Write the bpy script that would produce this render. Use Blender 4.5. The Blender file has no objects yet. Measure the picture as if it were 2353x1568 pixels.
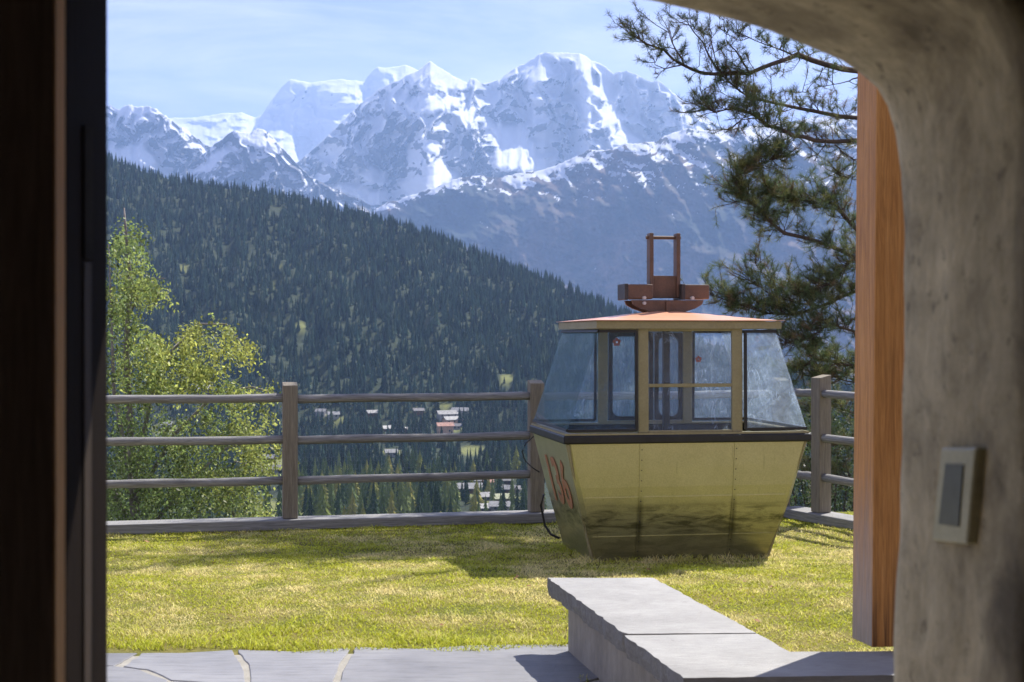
import bpy, math, random
import numpy as np
from mathutils import Vector, Matrix

random.seed(7)
RNG = np.random.default_rng(11)
SC = bpy.context.scene
COL = SC.collection

# ------------------------------------------------------------------ camera
F = 3268.0            # focal length in units of a 2353-wide picture
CX, HZ, CZ = 1176.5, 775.0, 1.7
cam = bpy.data.cameras.new('camera')
cam.lens = 50.0
cam.sensor_width = 36.0
cam.clip_start = 0.05
cam.clip_end = 60000
cam.shift_y = -9.0 / 2353.0
cam.dof.use_dof = True
cam.dof.focus_distance = 12.5
cam.dof.aperture_fstop = 6.3
camo = bpy.data.objects.new('camera', cam)
camo.location = (0, 0, CZ)
camo.rotation_euler = (math.radians(90), 0, 0)
COL.objects.link(camo)
SC.camera = camo

# ------------------------------------------------------------------ sky, sun, exposure
SUN = Vector((0.50, 0.60, 1.0)).normalized()
sun_el = math.asin(SUN.z)
sun_az = math.atan2(SUN.x, SUN.y)
W = bpy.data.worlds.new('World')
SC.world = W
W.use_nodes = True
nt = W.node_tree
nt.nodes.clear()
out = nt.nodes.new('ShaderNodeOutputWorld')
bg = nt.nodes.new('ShaderNodeBackground')
bg.inputs['Strength'].default_value = 0.10
sky = nt.nodes.new('ShaderNodeTexSky')
sky.sky_type = 'NISHITA'
sky.sun_disc = False
sky.sun_elevation = sun_el
sky.sun_rotation = sun_az
sky.altitude = 2600
sky.air_density = 1.0
sky.dust_density = 0.1
sky.ozone_density = 1.2
tc = nt.nodes.new('ShaderNodeTexCoord')
mp = nt.nodes.new('ShaderNodeMapping')
mp.inputs['Scale'].default_value = (2.6, 2.6, 15.0)
mp.inputs['Rotation'].default_value = (0, math.radians(-7), 0)
cn = nt.nodes.new('ShaderNodeTexNoise')
cn.inputs['Scale'].default_value = 1.6
cn.inputs['Detail'].default_value = 9
cn.inputs['Roughness'].default_value = 0.62
cn.inputs['Distortion'].default_value = 0.5
cr = nt.nodes.new('ShaderNodeValToRGB')
cr.color_ramp.elements[0].position = 0.43
cr.color_ramp.elements[1].position = 0.66
cr.color_ramp.elements[1].color = (0.95, 0.95, 0.95, 1)
mx = nt.nodes.new('ShaderNodeMixRGB')
mx.inputs[2].default_value = (4.0, 4.0, 4.5, 1)
L = nt.links.new
L(tc.outputs['Generated'], mp.inputs['Vector'])
L(mp.outputs[0], cn.inputs['Vector'])
L(cn.outputs['Fac'], cr.inputs['Fac'])
L(cr.outputs['Color'], mx.inputs[0])
tint = nt.nodes.new('ShaderNodeMixRGB')
tint.blend_type = 'MULTIPLY'
tint.inputs[0].default_value = 1.0
tint.inputs[2].default_value = (.86, .61, .78, 1)
L(sky.outputs[0], tint.inputs[1])
L(tint.outputs[0], mx.inputs[1])
L(mx.outputs[0], bg.inputs['Color'])
L(bg.outputs[0], out.inputs['Surface'])

sl = bpy.data.lights.new('sun', 'SUN')
sl.energy = 4.2
sl.angle = math.radians(0.53)
sl.color = (1.0, 0.95, 0.87)
so = bpy.data.objects.new('sun', sl)
so.rotation_euler = SUN.to_track_quat('Z', 'Y').to_euler()
COL.objects.link(so)

SC.view_settings.view_transform = 'Standard'
SC.view_settings.look = 'None'
SC.view_settings.exposure = 1.2
SC.view_settings.gamma = 1.0
SC.cycles.max_bounces = 10
SC.cycles.transparent_max_bounces = 16
SC.cycles.diffuse_bounces = 4
SC.cycles.volume_bounces = 1
SC.cycles.sample_clamp_indirect = 6.0

# ------------------------------------------------------------------ helpers
def P(X, Y, d):
    """a point seen at picture position X, Y (2353 wide) at distance d"""
    return Vector(((X - CX) / F * d, d, CZ - (Y - HZ) / F * d))

def tag(o, label=None, cat=None, group=None, kind=None):
    if label: o['label'] = label
    if cat: o['category'] = cat
    if group: o['group'] = group
    if kind: o['kind'] = kind
    return o

def empty(name, loc=(0, 0, 0), rz=0.0):
    o = bpy.data.objects.new(name, None)
    o.empty_display_size = 0.2
    o.location = loc
    o.rotation_euler = (0, 0, rz)
    COL.objects.link(o)
    return o

def link(name, me, mat=None, parent=None):
    o = bpy.data.objects.new(name, me)
    if mat is not None:
        me.materials.append(mat)
    COL.objects.link(o)
    if parent is not None:
        o.parent = parent
    return o

def np_mesh(name, V, faces, smooth=False, cols=None):
    """V (n,3); faces: (m,k) int array, or list of such arrays"""
    if not isinstance(faces, list): faces = [faces]
    faces = [f for f in faces if len(f)]
    me = bpy.data.meshes.new(name)
    V = np.asarray(V, dtype=np.float32)
    me.vertices.add(len(V))
    me.vertices.foreach_set('co', V.ravel())
    idx = np.concatenate([f.ravel() for f in faces]).astype(np.int32)
    tot = np.concatenate([np.full(len(f), f.shape[1]) for f in faces])
    start = np.concatenate([[0], np.cumsum(tot)[:-1]]).astype(np.int32)
    me.loops.add(len(idx))
    me.loops.foreach_set('vertex_index', idx)
    me.polygons.add(len(tot))
    me.polygons.foreach_set('loop_start', start)
    me.polygons.foreach_set('use_smooth', np.full(len(tot), smooth))
    me.update(calc_edges=True)
    if cols:
        for k, c in cols.items():
            if c.ndim == 1:
                a = me.attributes.new(k, 'FLOAT', 'POINT')
                a.data.foreach_set('value', c.astype(np.float32))
            else:
                a = me.attributes.new(k, 'FLOAT_COLOR', 'POINT')
                c4 = np.ones((len(c), 4), np.float32)
                c4[:, :3] = c
                a.data.foreach_set('color', c4.ravel())
    return me

class MB:
    """collects simple solids and builds ONE mesh"""
    def __init__(s): s.v = []; s.f = []
    def add(s, vs, fs):
        n = len(s.v)
        s.v += [tuple(v) for v in vs]
        s.f += [tuple(i + n for i in f) for f in fs]
    def hexa(s, a):      # 8 corners: bottom 4 ccw, top 4 ccw
        s.add(a, [(0, 3, 2, 1), (4, 5, 6, 7), (0, 1, 5, 4), (1, 2, 6, 5), (2, 3, 7, 6), (3, 0, 4, 7)])
    def box(s, x0, x1, y0, y1, z0, z1):
        s.hexa([(x0, y0, z0), (x1, y0, z0), (x1, y1, z0), (x0, y1, z0), (x0, y0, z1), (x1, y0, z1), (x1, y1, z1), (x0, y1, z1)])
    def bar(s, a, b, w, h, up=(0, 0, 1)):
        a = Vector(a); b = Vector(b); d = (b - a).normalized()
        u = Vector(up); r = d.cross(u).normalized(); u = r.cross(d)
        c = []
        for p in (a, b):
            c.append([p - r * w / 2 - u * h / 2, p + r * w / 2 - u * h / 2, p + r * w / 2 + u * h / 2, p - r * w / 2 + u * h / 2])
        s.add(c[0] + c[1], [(0, 1, 2, 3), (7, 6, 5, 4), (0, 4, 5, 1), (1, 5, 6, 2), (2, 6, 7, 3), (3, 7, 4, 0)])
    def tube(s, pts, rad, n=8, cap=True, wob=0.0):
        pts = [Vector(p) for p in pts]
        if not hasattr(rad, '__len__'): rad = [rad] * len(pts)
        rings = []
        for i, p in enumerate(pts):
            d = (pts[min(i + 1, len(pts) - 1)] - pts[max(i - 1, 0)]).normalized()
            ref = Vector((0, 0, 1)) if abs(d.z) < 0.9 else Vector((1, 0, 0))
            r = d.cross(ref).normalized(); u = r.cross(d)
            rings.append([p + (r * math.cos(2 * math.pi * k / n) + u * math.sin(2 * math.pi * k / n)) * rad[i] * (1 + random.uniform(-wob, wob)) for k in range(n)])
        vs = [q for rg in rings for q in rg]
        fs = []
        for i in range(len(pts) - 1):
            for k in range(n):
                a = i * n + k; b = i * n + (k + 1) % n
                fs.append((a, b, b + n, a + n))
        if cap:
            fs.append(tuple(reversed(range(n))))
            fs.append(tuple(range((len(pts) - 1) * n, len(pts) * n)))
        s.add(vs, fs)
    def quad(s, a, b, c, d): s.add([a, b, c, d], [(0, 1, 2, 3)])
    def prism(s, poly, z0, z1):
        n = len(poly)
        s.add([(p[0], p[1], z0) for p in poly] + [(p[0], p[1], z1) for p in poly],
              [tuple(reversed(range(n))), tuple(range(n, 2 * n))] + [(i, (i + 1) % n, (i + 1) % n + n, i + n) for i in range(n)])
    def slab(s, quad, thick, nrm):
        """a plate: quad corners, extruded along nrm by thick"""
        q = [Vector(p) for p in quad]; n_ = Vector(nrm).normalized() * thick
        n = len(q)
        s.add(q + [p + n_ for p in q], [tuple(reversed(range(n))), tuple(range(n, 2 * n))] + [(i, (i + 1) % n, (i + 1) % n + n, i + n) for i in range(n)])
    def build(s, name, mat, parent=None, bevel=0.0, smooth=False, seg=2):
        me = bpy.data.meshes.new(name)
        me.from_pydata(s.v, [], s.f)
        me.update()
        import bmesh
        bm = bmesh.new(); bm.from_mesh(me)
        bmesh.ops.recalc_face_normals(bm, faces=bm.faces)
        bm.to_mesh(me); bm.free()
        if smooth:
            for p in me.polygons: p.use_smooth = True
        o = link(name, me, mat, parent)
        if bevel > 0:
            b = o.modifiers.new('bevel', 'BEVEL'); b.width = bevel; b.segments = seg; b.limit_method = 'ANGLE'
            b.angle_limit = math.radians(35)
        return o

# numpy noise
def _hash(ix, iy, seed):
    h = (ix.astype(np.int64) * 374761393 + iy.astype(np.int64) * 668265263 + seed * 974634777) & 0x7fffffff
    h = ((h ^ (h >> 13)) * 1274126177) & 0x7fffffff
    h = h ^ (h >> 16)
    return (h & 0xffff) / 65535.0
def vnoise(x, y, seed=0):
    ix = np.floor(x); iy = np.floor(y); fx = x - ix; fy = y - iy
    a = _hash(ix, iy, seed) * 6.2832; b = _hash(ix + 1, iy, seed) * 6.2832
    c = _hash(ix, iy + 1, seed) * 6.2832; d = _hash(ix + 1, iy + 1, seed) * 6.2832
    ux = fx * fx * fx * (fx * (fx * 6 - 15) + 10); uy = fy * fy * fy * (fy * (fy * 6 - 15) + 10)
    na = np.cos(a) * fx + np.sin(a) * fy; nb = np.cos(b) * (fx - 1) + np.sin(b) * fy
    nc = np.cos(c) * fx + np.sin(c) * (fy - 1); nd = np.cos(d) * (fx - 1) + np.sin(d) * (fy - 1)
    return ((na * (1 - ux) + nb * ux) * (1 - uy) + (nc * (1 - ux) + nd * ux) * uy) * 1.5
def fbm(x, y, oct=5, gain=0.5, seed=0):
    s = np.zeros_like(x); a = 1.0; f = 1.0
    for o in range(oct):
        s = s + a * vnoise(x * f, y * f, seed + o * 17); a *= gain; f *= 2.03
    return s
def ridged(x, y, oct=5, gain=0.5, seed=0):
    s = np.zeros_like(x); a = 1.0; f = 1.0; w = 1.0
    for o in range(oct):
        n = 1 - np.abs(vnoise(x * f, y * f, seed + o * 31)) * 1.6
        n = n * n * w
        s = s + a * n; w = np.clip(n * 1.6, 0, 1); a *= gain; f *= 2.05
    return s
def inpoly(X, Y, poly):
    m = np.zeros(X.shape, bool); n = len(poly)
    for i in range(n):
        x0, y0 = poly[i]; x1, y1 = poly[(i + 1) % n]
        if y0 == y1: continue
        c = ((y0 > Y) != (y1 > Y)) & (X < (x1 - x0) * (Y - y0) / (y1 - y0) + x0)
        m ^= c
    return m
def blur(A, n):
    for _ in range(n):
        A = (np.roll(A, 1, 0) + A * 2 + np.roll(A, -1, 0)) / 4
        A = (np.roll(A, 1, 1) + A * 2 + np.roll(A, -1, 1)) / 4
    return A
def interp(x, pts):
    p = np.array(pts, float)
    return np.interp(x, p[:, 0], p[:, 1])
def grid_faces(nr, nc):
    i = np.arange(nr - 1)[:, None] * nc + np.arange(nc - 1)[None, :]
    return np.stack([i, i + 1, i + 1 + nc, i + nc], -1).reshape(-1, 4)

# ------------------------------------------------------------------ materials
class NM:
    def __init__(s, name):
        s.m = bpy.data.materials.new(name); s.m.use_nodes = True
        s.t = s.m.node_tree; s.t.nodes.clear()
        s.o = s.n('OutputMaterial'); s.b = s.n('BsdfPrincipled')
        s.l(s.b.outputs[0], s.o.inputs['Surface'])
    def n(s, k, **kw):
        nd = s.t.nodes.new('ShaderNode' + k)
        for a, v in kw.items(): setattr(nd, a, v)
        return nd
    def l(s, a, b): s.t.links.new(a, b)
    def coord(s, scale=(1, 1, 1), rot=(0, 0, 0), kind='Object'):
        c = s.n('TexCoord'); m = s.n('Mapping')
        m.inputs['Scale'].default_value = scale; m.inputs['Rotation'].default_value = rot
        s.l(c.outputs[kind], m.inputs['Vector'])
        return m.outputs[0]
    def noise(s, scale, detail=6, rough=.6, vec=None, dist=0):
        n = s.n('TexNoise')
        n.inputs['Scale'].default_value = scale; n.inputs['Detail'].default_value = detail
        n.inputs['Roughness'].default_value = rough; n.inputs['Distortion'].default_value = dist
        if vec is not None: s.l(vec, n.inputs['Vector'])
        return n.outputs['Fac']
    def ramp(s, fac, stops):
        r = s.n('ValToRGB')
        while len(r.color_ramp.elements) < len(stops): r.color_ramp.elements.new(0.5)
        for e, (p, c) in zip(r.color_ramp.elements, stops):
            e.position = p
            e.color = (c, c, c, 1) if not hasattr(c, '__len__') else (*c, 1)
        s.l(fac, r.inputs['Fac'])
        return r.outputs['Color']
    def mix(s, fac, a, b, mode='MIX'):
        m = s.n('MixRGB', blend_type=mode)
        for k, v in ((0, fac), (1, a), (2, b)):
            if hasattr(v, 'is_output'): s.l(v, m.inputs[k])
            elif hasattr(v, '__len__'): m.inputs[k].default_value = (*v, 1)
            elif k == 0: m.inputs[k].default_value = v
            else: m.inputs[k].default_value = (v, v, v, 1)
        return m.outputs[0]
    def math(s, op, a, b=0.0):
        m = s.n('Math', operation=op)
        for k, v in ((0, a), (1, b)):
            if hasattr(v, 'is_output'): s.l(v, m.inputs[k])
            else: m.inputs[k].default_value = v
        return m.outputs[0]
    def attr(s, name, out='Color'):
        a = s.n('Attribute'); a.attribute_name = name
        return a.outputs[out]
    def base(s, v):
        if hasattr(v, 'is_output'): s.l(v, s.b.inputs['Base Color'])
        else: s.b.inputs['Base Color'].default_value = (*v, 1)
    def rough(s, v):
        if hasattr(v, 'is_output'): s.l(v, s.b.inputs['Roughness'])
        else: s.b.inputs['Roughness'].default_value = v
    def bump(s, h, strength=.5, dist=.01):
        b = s.n('Bump'); b.inputs['Strength'].default_value = strength; b.inputs['Distance'].default_value = dist
        s.l(h, b.inputs['Height']); s.l(b.outputs[0], s.b.inputs['Normal'])
    def spec(s, v): s.b.inputs['Specular IOR Level'].default_value = v
    def metal(s, v): s.b.inputs['Metallic'].default_value = v

def noisy(name, c1, c2, scale=4, rough=.7, stretch=(1, 1, 1), bump=.3, bdist=.004, c3=None, spec=.4, detail=8):
    m = NM(name)
    v = m.coord(stretch)
    f = m.noise(scale, detail, .65, v)
    st = [(.3, c1), (.7, c2)] if c3 is None else [(.28, c1), (.5, c2), (.72, c3)]
    col = m.ramp(f, st)
    f2 = m.noise(scale * 9, 5, .7, v)
    col = m.mix(.35, col, m.ramp(f2, [(.3, .55), (.7, 1.3)]), 'MULTIPLY')
    m.base(col); m.rough(rough); m.spec(spec)
    if bump: m.bump(m.mix(.5, f, f2), bump, bdist)
    return m.m

def wood(name, c1, c2, c3, axis='Z', scale=1.0, rough=.75, spec=.3, grey=None):
    m = NM(name)
    s = {'Z': (14, 14, .7), 'X': (.7, 14, 14)}[axis]
    v = m.coord(tuple(q * scale for q in s))
    f = m.noise(3, 8, .65, v, 1.2)
    f2 = m.noise(14, 6, .6, v)
    col = m.ramp(f, [(.25, c1), (.5, c2), (.75, c3)])
    col = m.mix(.45, col, m.ramp(f2, [(.3, .5), (.65, 1.25)]), 'MULTIPLY')
    if grey:
        z0, z1, gc = grey
        sx = m.n('SeparateXYZ'); m.l(m.coord((1, 1, 1)), sx.inputs[0])
        k = m.math('ADD', sx.outputs['Z'], m.math('MULTIPLY', m.math('SUBTRACT', f, .5), .9))
        mr = m.n('MapRange'); mr.inputs[1].default_value = z0; mr.inputs[2].default_value = z1
        mr.inputs[3].default_value = 1; mr.inputs[4].default_value = 0; m.l(k, mr.inputs[0])
        gcol = m.mix(.6, gc, m.ramp(f2, [(.3, .5), (.65, 1.25)]), 'MULTIPLY')
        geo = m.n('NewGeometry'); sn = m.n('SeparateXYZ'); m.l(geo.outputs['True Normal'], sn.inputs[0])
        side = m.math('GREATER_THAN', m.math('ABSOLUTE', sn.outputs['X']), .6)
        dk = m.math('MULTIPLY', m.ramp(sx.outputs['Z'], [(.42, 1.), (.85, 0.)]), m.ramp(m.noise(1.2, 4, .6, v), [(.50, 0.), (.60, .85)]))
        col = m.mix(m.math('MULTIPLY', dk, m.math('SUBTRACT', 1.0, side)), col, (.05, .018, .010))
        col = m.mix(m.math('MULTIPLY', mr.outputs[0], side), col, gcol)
    m.base(col); m.rough(rough); m.spec(spec)
    m.bump(m.mix(.4, f, f2), .5, .006)
    return m.m

def attr_mat(name, key='col', rough=.8, trans=0.0, spec=.2):
    m = NM(name)
    c = m.attr(key)
    m.base(c); m.rough(rough); m.spec(spec)
    if trans:
        t = m.n('BsdfTranslucent'); m.l(c, t.inputs['Color'])
        mxs = m.n('MixShader'); mxs.inputs[0].default_value = trans
        m.l(m.b.outputs[0], mxs.inputs[1]); m.l(t.outputs[0], mxs.inputs[2]); m.l(mxs.outputs[0], m.o.inputs['Surface'])
    return m.m

#@@SETTING
# ------------------------------------------------------------------ mountains (real distance, kilometres away)
def mountain(name, sky_pts, base_pts, D0, px0, px1, step, rstep, slope, polys, noise, snowf, mat, spurs=(), jag=3.0, seed=1, smooth_poly=3, diag=False):
    px = np.arange(px0, px1 + step, step, dtype=float)
    ys = interp(px, sky_pts) + fbm(px / 22.0, px * 0 + seed, 4, .55, seed) * jag
    yb = interp(px, base_pts)
    nr = int((yb - ys).max() / rstep) + 2
    t = np.linspace(0, 1, nr)[:, None]
    Y = ys[None, :] + t * (yb - ys)[None, :]
    X = np.broadcast_to(px[None, :], Y.shape)
    S = np.full(Y.shape, float(slope)); G = np.zeros(Y.shape)
    for sl_, poly in polys:
        wx = X + fbm(X / 14.0, Y / 14.0, 3, .6, seed + 90) * 7
        wy = Y + fbm(X / 14.0, Y / 14.0, 3, .6, seed + 91) * 7
        mk = blur(inpoly(wx, wy, poly).astype(float), smooth_poly)
        S = S * (1 - mk) + sl_ * mk
        if sl_ < 45: G = np.maximum(G, mk)
    D0a = interp(px, D0)[None, :] * np.ones_like(Y)
    dy = np.diff(Y, axis=0, prepend=Y[:1])
    g = (D0a / F) / np.tan(np.radians(S))
    g = blur(g, 2)
    D = D0a - np.cumsum(g * dy, axis=0)
    # relax sideways so neighbouring columns stay one face
    low = D.copy()
    for _ in range(3):
        k = 9
        ker = np.ones(2 * k + 1) / (2 * k + 1)
        low = np.apply_along_axis(lambda r: np.convolve(np.pad(r, k, 'edge'), ker, 'valid'), 1, low)
    D = low * .45 + D * .55
    for (pl, A, wl, wr) in spurs:
        best = np.full(Y.shape, 1e9); sgn = np.zeros(Y.shape)
        for (xa, ya), (xb, yb2) in zip(pl[:-1], pl[1:]):
            vx, vy = xb - xa, yb2 - ya; LL = vx * vx + vy * vy
            tt = np.clip(((X - xa) * vx + (Y - ya) * vy) / LL, 0, 1)
            dx = X - (xa + tt * vx); dy2 = Y - (ya + tt * vy)
            ds = np.hypot(dx, dy2); up = ds < best
            best = np.where(up, ds, best); sgn = np.where(up, np.sign(vx * dy2 - vy * dx), sgn)
        w = np.where(sgn > 0, wl, wr)
        D = D - A * np.clip(1 - best / w, 0, 1) * (D0a / 10000)
    amp, wlx, wly, gain = noise
    rn = (ridged(X / wlx + fbm(X / 60., Y / 60., 2, .5, seed + 5) * .6, Y / wly, 6, gain, seed + 3) if not diag else 1 + .9 * fbm((X + .5 * Y) / wlx, (Y - .45 * X) / wly, 6, gain, seed + 3) + .5 * ridged((X - .5 * Y) / 60. , (Y + X * .4) / 170., 4, .5, seed + 6))
    D = D - (rn - 1.0) * amp * (1 - .8 * G) * np.clip(t * 14, .15, 1)
    snow = snowf(X, Y, S, G, rn)
    zz_ = CZ - (Y - HZ) / F * D
    gD = np.gradient(D, axis=0); gz = np.gradient(zz_, axis=0)
    ang = np.degrees(np.arctan2(np.abs(gz), np.maximum(-gD, 1e-3)))
    snow = snow + np.clip((58 - ang) * .011, -.30, .30) * np.clip(1.25 - G, 0, 1) * np.clip(snow * 2.2, 0, 1)
    xx = (X - CX) / F * D; zz = CZ - (Y - HZ) / F * D
    V = np.stack([xx, D, zz], -1)
    # the far side, falling away behind the crest
    back = []
    for dd, dz in ((2600., -2200.), (1100., -800.), (250., -110.)):
        b = V[0].copy(); b[:, 1] += dd; b[:, 0] *= b[:, 1] / V[0][:, 1]; b[:, 2] += dz
        back.append(b)
    V = np.concatenate([np.stack(back), V], 0)
    snow = np.concatenate([np.repeat(snow[:1], 3, 0), snow], 0)
    nr, nc = V.shape[:2]
    me = np_mesh(name, V.reshape(-1, 3), grid_faces(nr, nc)[:, ::-1], True, {'snow': snow.reshape(-1)})
    o = link(name, me, mat)
    tag(o, kind='structure')
    return o

def mount_mat(name, r1, r2, snowc=(.68, .69, .72), g1=None):
    m = NM(name)
    v = m.coord((1, 1, 1))
    f = m.noise(.004, 10, .7, v)
    rock = m.ramp(f, [(.35, r1), (.65, r2)])
    if g1: rock = m.mix(m.ramp(m.noise(.0012, 8, .6, v), [(.42, 0.), (.62, 1.)]), rock, g1)
    f2 = m.noise(.016, 10, .75, v)
    s = m.math('ADD', m.attr('snow', 'Fac'), m.math('MULTIPLY', m.math('SUBTRACT', f2, .5), .95))
    k = m.ramp(s, [(.455, 0.), (.545, 1.)])
    m.base(m.mix(k, rock, snowc)); m.rough(.9); m.spec(.1)
    m.bump(m.mix(.5, f2, f), .8, 22.0)
    return m.m

mt_snow = mount_mat('snowy_rock', (.10, .10, .11), (.22, .21, .21))
mt_alp = mount_mat('alpine_slope', (.016, .026, .028), (.20, .13, .095), g1=(.03, .04, .03))

def snow_high(lo, hi, yl, yh, k=.5):
    def f(X, Y, S, G, rn):
        a = interp(Y.ravel(), [(yl, lo), (yh, hi)]).reshape(Y.shape)
        return np.clip(a + G * .6 + (rn - 1.0) * -.18 + fbm(X / 30., Y / 24., 4, .6, 77) * k - np.clip(S - 66, 0, 20) * .01, 0, 1.2)
    return f

# L_b: the great snow dome far behind
mountain('mountain', [(-200, 330), (384, 272), (439, 271), (480, 266), (508, 261), (556, 259), (587, 271), (601, 264), (621, 236), (645, 203), (666, 182), (714, 190), (783, 182), (838, 188), (841, 181), (862, 157), (869, 153), (886, 157), (931, 150), (960, 160), (1100, 230), (1300, 330)],
         [(-200, 470), (1300, 470)], [(-200, 15500), (1300, 15500)], 300, 1150, 2.4, 2.4, 24,
         [(73, [(645, 201), (690, 199), (731, 202), (769, 223), (817, 240), (797, 254), (742, 250), (680, 245), (621, 254), (595, 270), (612, 235)]),
          (70, [(618, 267), (673, 255), (749, 260), (769, 285), (742, 312), (700, 296), (663, 281)]),
          (74, [(834, 205), (860, 157), (883, 192), (852, 219), (838, 232)]),
          (62, [(660, 290), (700, 300), (780, 330), (730, 350), (690, 330)])],
         (60, 70, 40, .5), snow_high(.95, .95, 150, 470, .12), mt_snow, jag=1.2, seed=4)
# L_a: crag at the left
mountain('mountain', [(-400, 200), (100, 235), (250, 244), (274, 249), (302, 242), (350, 246), (377, 264), (398, 279), (425, 298), (453, 319), (487, 337), (560, 380), (640, 430)],
         [(-400, 480), (640, 480)], [(-400, 10500), (640, 10200)], -300, 640, 2.4, 2.4, 57,
         [(28, [(262, 246), (340, 244), (360, 262), (320, 268), (280, 262)]), (30, [(250, 340), (330, 330), (370, 380), (300, 395), (250, 370)])],
         (130, 42, 70, .55), snow_high(.75, .42, 240, 420, .55), mt_snow, jag=5, seed=9,
         spurs=[([(350, 246), (400, 300), (470, 370), (520, 430)], 260, 130, 60)])
# L_c: dark pyramid in front of the glacier
mountain('mountain', [(300, 470), (380, 425), (419, 396), (439, 376), (487, 338), (515, 316), (535, 300), (548, 303), (575, 305), (590, 295), (606, 298), (628, 315), (645, 336), (670, 364), (714, 408), (780, 440), (850, 470)],
         [(300, 520), (850, 520)], [(300, 9300), (850, 9300)], 300, 850, 2.4, 2.4, 52,
         [(32, [(540, 306), (605, 304), (640, 345), (600, 345), (560, 330)]), (33, [(440, 400), (500, 350), (530, 345), (480, 400)])],
         (110, 36, 60, .55), snow_high(.52, .30, 300, 440, .6), mt_snow, jag=3, seed=14,
         spurs=[([(535, 300), (545, 340), (520, 380), (470, 430)], 240, 110, 70), ([(606, 298), (640, 370), (700, 430)], 200, 80, 60)])
# L_d: the main massif
GL = [[(926, 238), (953, 224), (1007, 217), (1054, 227), (1068, 241), (1020, 254), (987, 265), (939, 258)],
      [(1092, 261), (1136, 282), (1176, 285), (1214, 292), (1210, 312), (1227, 326), (1229, 356), (1281, 380), (1244, 396), (1156, 394), (1119, 373), (1142, 342), (1129, 309), (1109, 295)],
      [(956, 322), (1004, 326), (1012, 352), (987, 348)],
      [(1240, 119), (1345, 124), (1360, 160), (1364, 194), (1392, 224), (1369, 226), (1342, 196), (1325, 160), (1314, 136), (1256, 129)],
      [(1190, 166), (1244, 136), (1275, 153), (1271, 173), (1224, 196)],
      [(1369, 246), (1410, 246), (1450, 276), (1393, 290), (1372, 265)],
      [(1400, 300), (1447, 307), (1490, 328), (1420, 334)],
      [(987, 140), (1080, 190), (1110, 205), (1020, 207), (963, 206), (935, 180)],
      [(1553, 222), (1583, 262), (1632, 302), (1593, 312), (1560, 261)],
      [(919, 417), (1054, 387), (1060, 410), (939, 460)],
      [(1040, 262), (1075, 240), (1100, 262), (1080, 300), (1062, 290)],
      [(960, 380), (1010, 368), (1040, 395), (980, 410)], [(820, 395), (870, 385), (900, 420), (850, 425)],
      [(760, 430), (830, 425), (900, 452), (840, 470)]]
ST = [[(1215, 205), (1320, 150), (1338, 215), (1345, 290), (1350, 370), (1235, 370), (1225, 310), (1190, 260)],
      [(1366, 150), (1500, 190), (1555, 250), (1580, 310), (1480, 310), (1440, 262), (1392, 215)],
      [(700, 370), (870, 206), (925, 205), (900, 260), (830, 330), (760, 380)]]
mountain('mountain', [(560, 470), (640, 410), (687, 371), (749, 316), (817, 248), (869, 206), (900, 191), (940, 172), (965, 158), (985, 143), (990, 141), (1010, 155), (1040, 175), (1075, 190), (1081, 181), (1095, 182), (1105, 191), (1122, 190), (1149, 183), (1176, 160), (1207, 146), (1237, 126), (1251, 121), (1318, 122), (1342, 127), (1359, 139), (1393, 153), (1410, 170), (1420, 166), (1440, 163), (1457, 170), (1474, 177), (1495, 187), (1515, 187), (1528, 197), (1562, 227), (1596, 251), (1630, 275), (1664, 295), (1720, 306), (1800, 298), (1880, 262), (1978, 212), (2100, 165), (2500, 140)],
         [(560, 520), (2500, 520)], [(560, 11300), (2500, 11300)], 560, 2450, 2.4, 2.4, 55,
         [(74, p) for p in ST] + [(23, p) for p in GL],
         (150, 46, 95, .58), lambda X, Y, S, G, rn: np.clip(interp(Y.ravel(), [(120, .85), (230, .70), (300, .50), (460, .40)]).reshape(Y.shape) + np.clip((X - 1180) / 500, 0, .25) + G * .7 + (rn - 1) * -.22 + fbm(X / 26., Y / 20., 4, .6, 31) * .5, 0, 1.2), mt_snow,
         spurs=[([(990, 142), (940, 205), (905, 255), (850, 320), (800, 390), (770, 440)], 420, 150, 70),
                ([(1085, 190), (1100, 250), (1125, 310), (1140, 360)], 120, 60, 50),
                ([(1040, 258), (1075, 300), (1110, 350), (1125, 385)], 150, 90, 40),
                ([(1330, 124), (1350, 190), (1365, 240), (1385, 300), (1400, 330)], 170, 80, 60),
                ([(1525, 190), (1580, 265), (1620, 305)], 150, 90, 50),
                ([(1251, 121), (1200, 165), (1150, 230), (1130, 260)], 110, 50, 70),
                ([(930, 270), (960, 330), (1000, 390), (1010, 430)], 130, 60, 50)], jag=2.4, seed=21)
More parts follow.
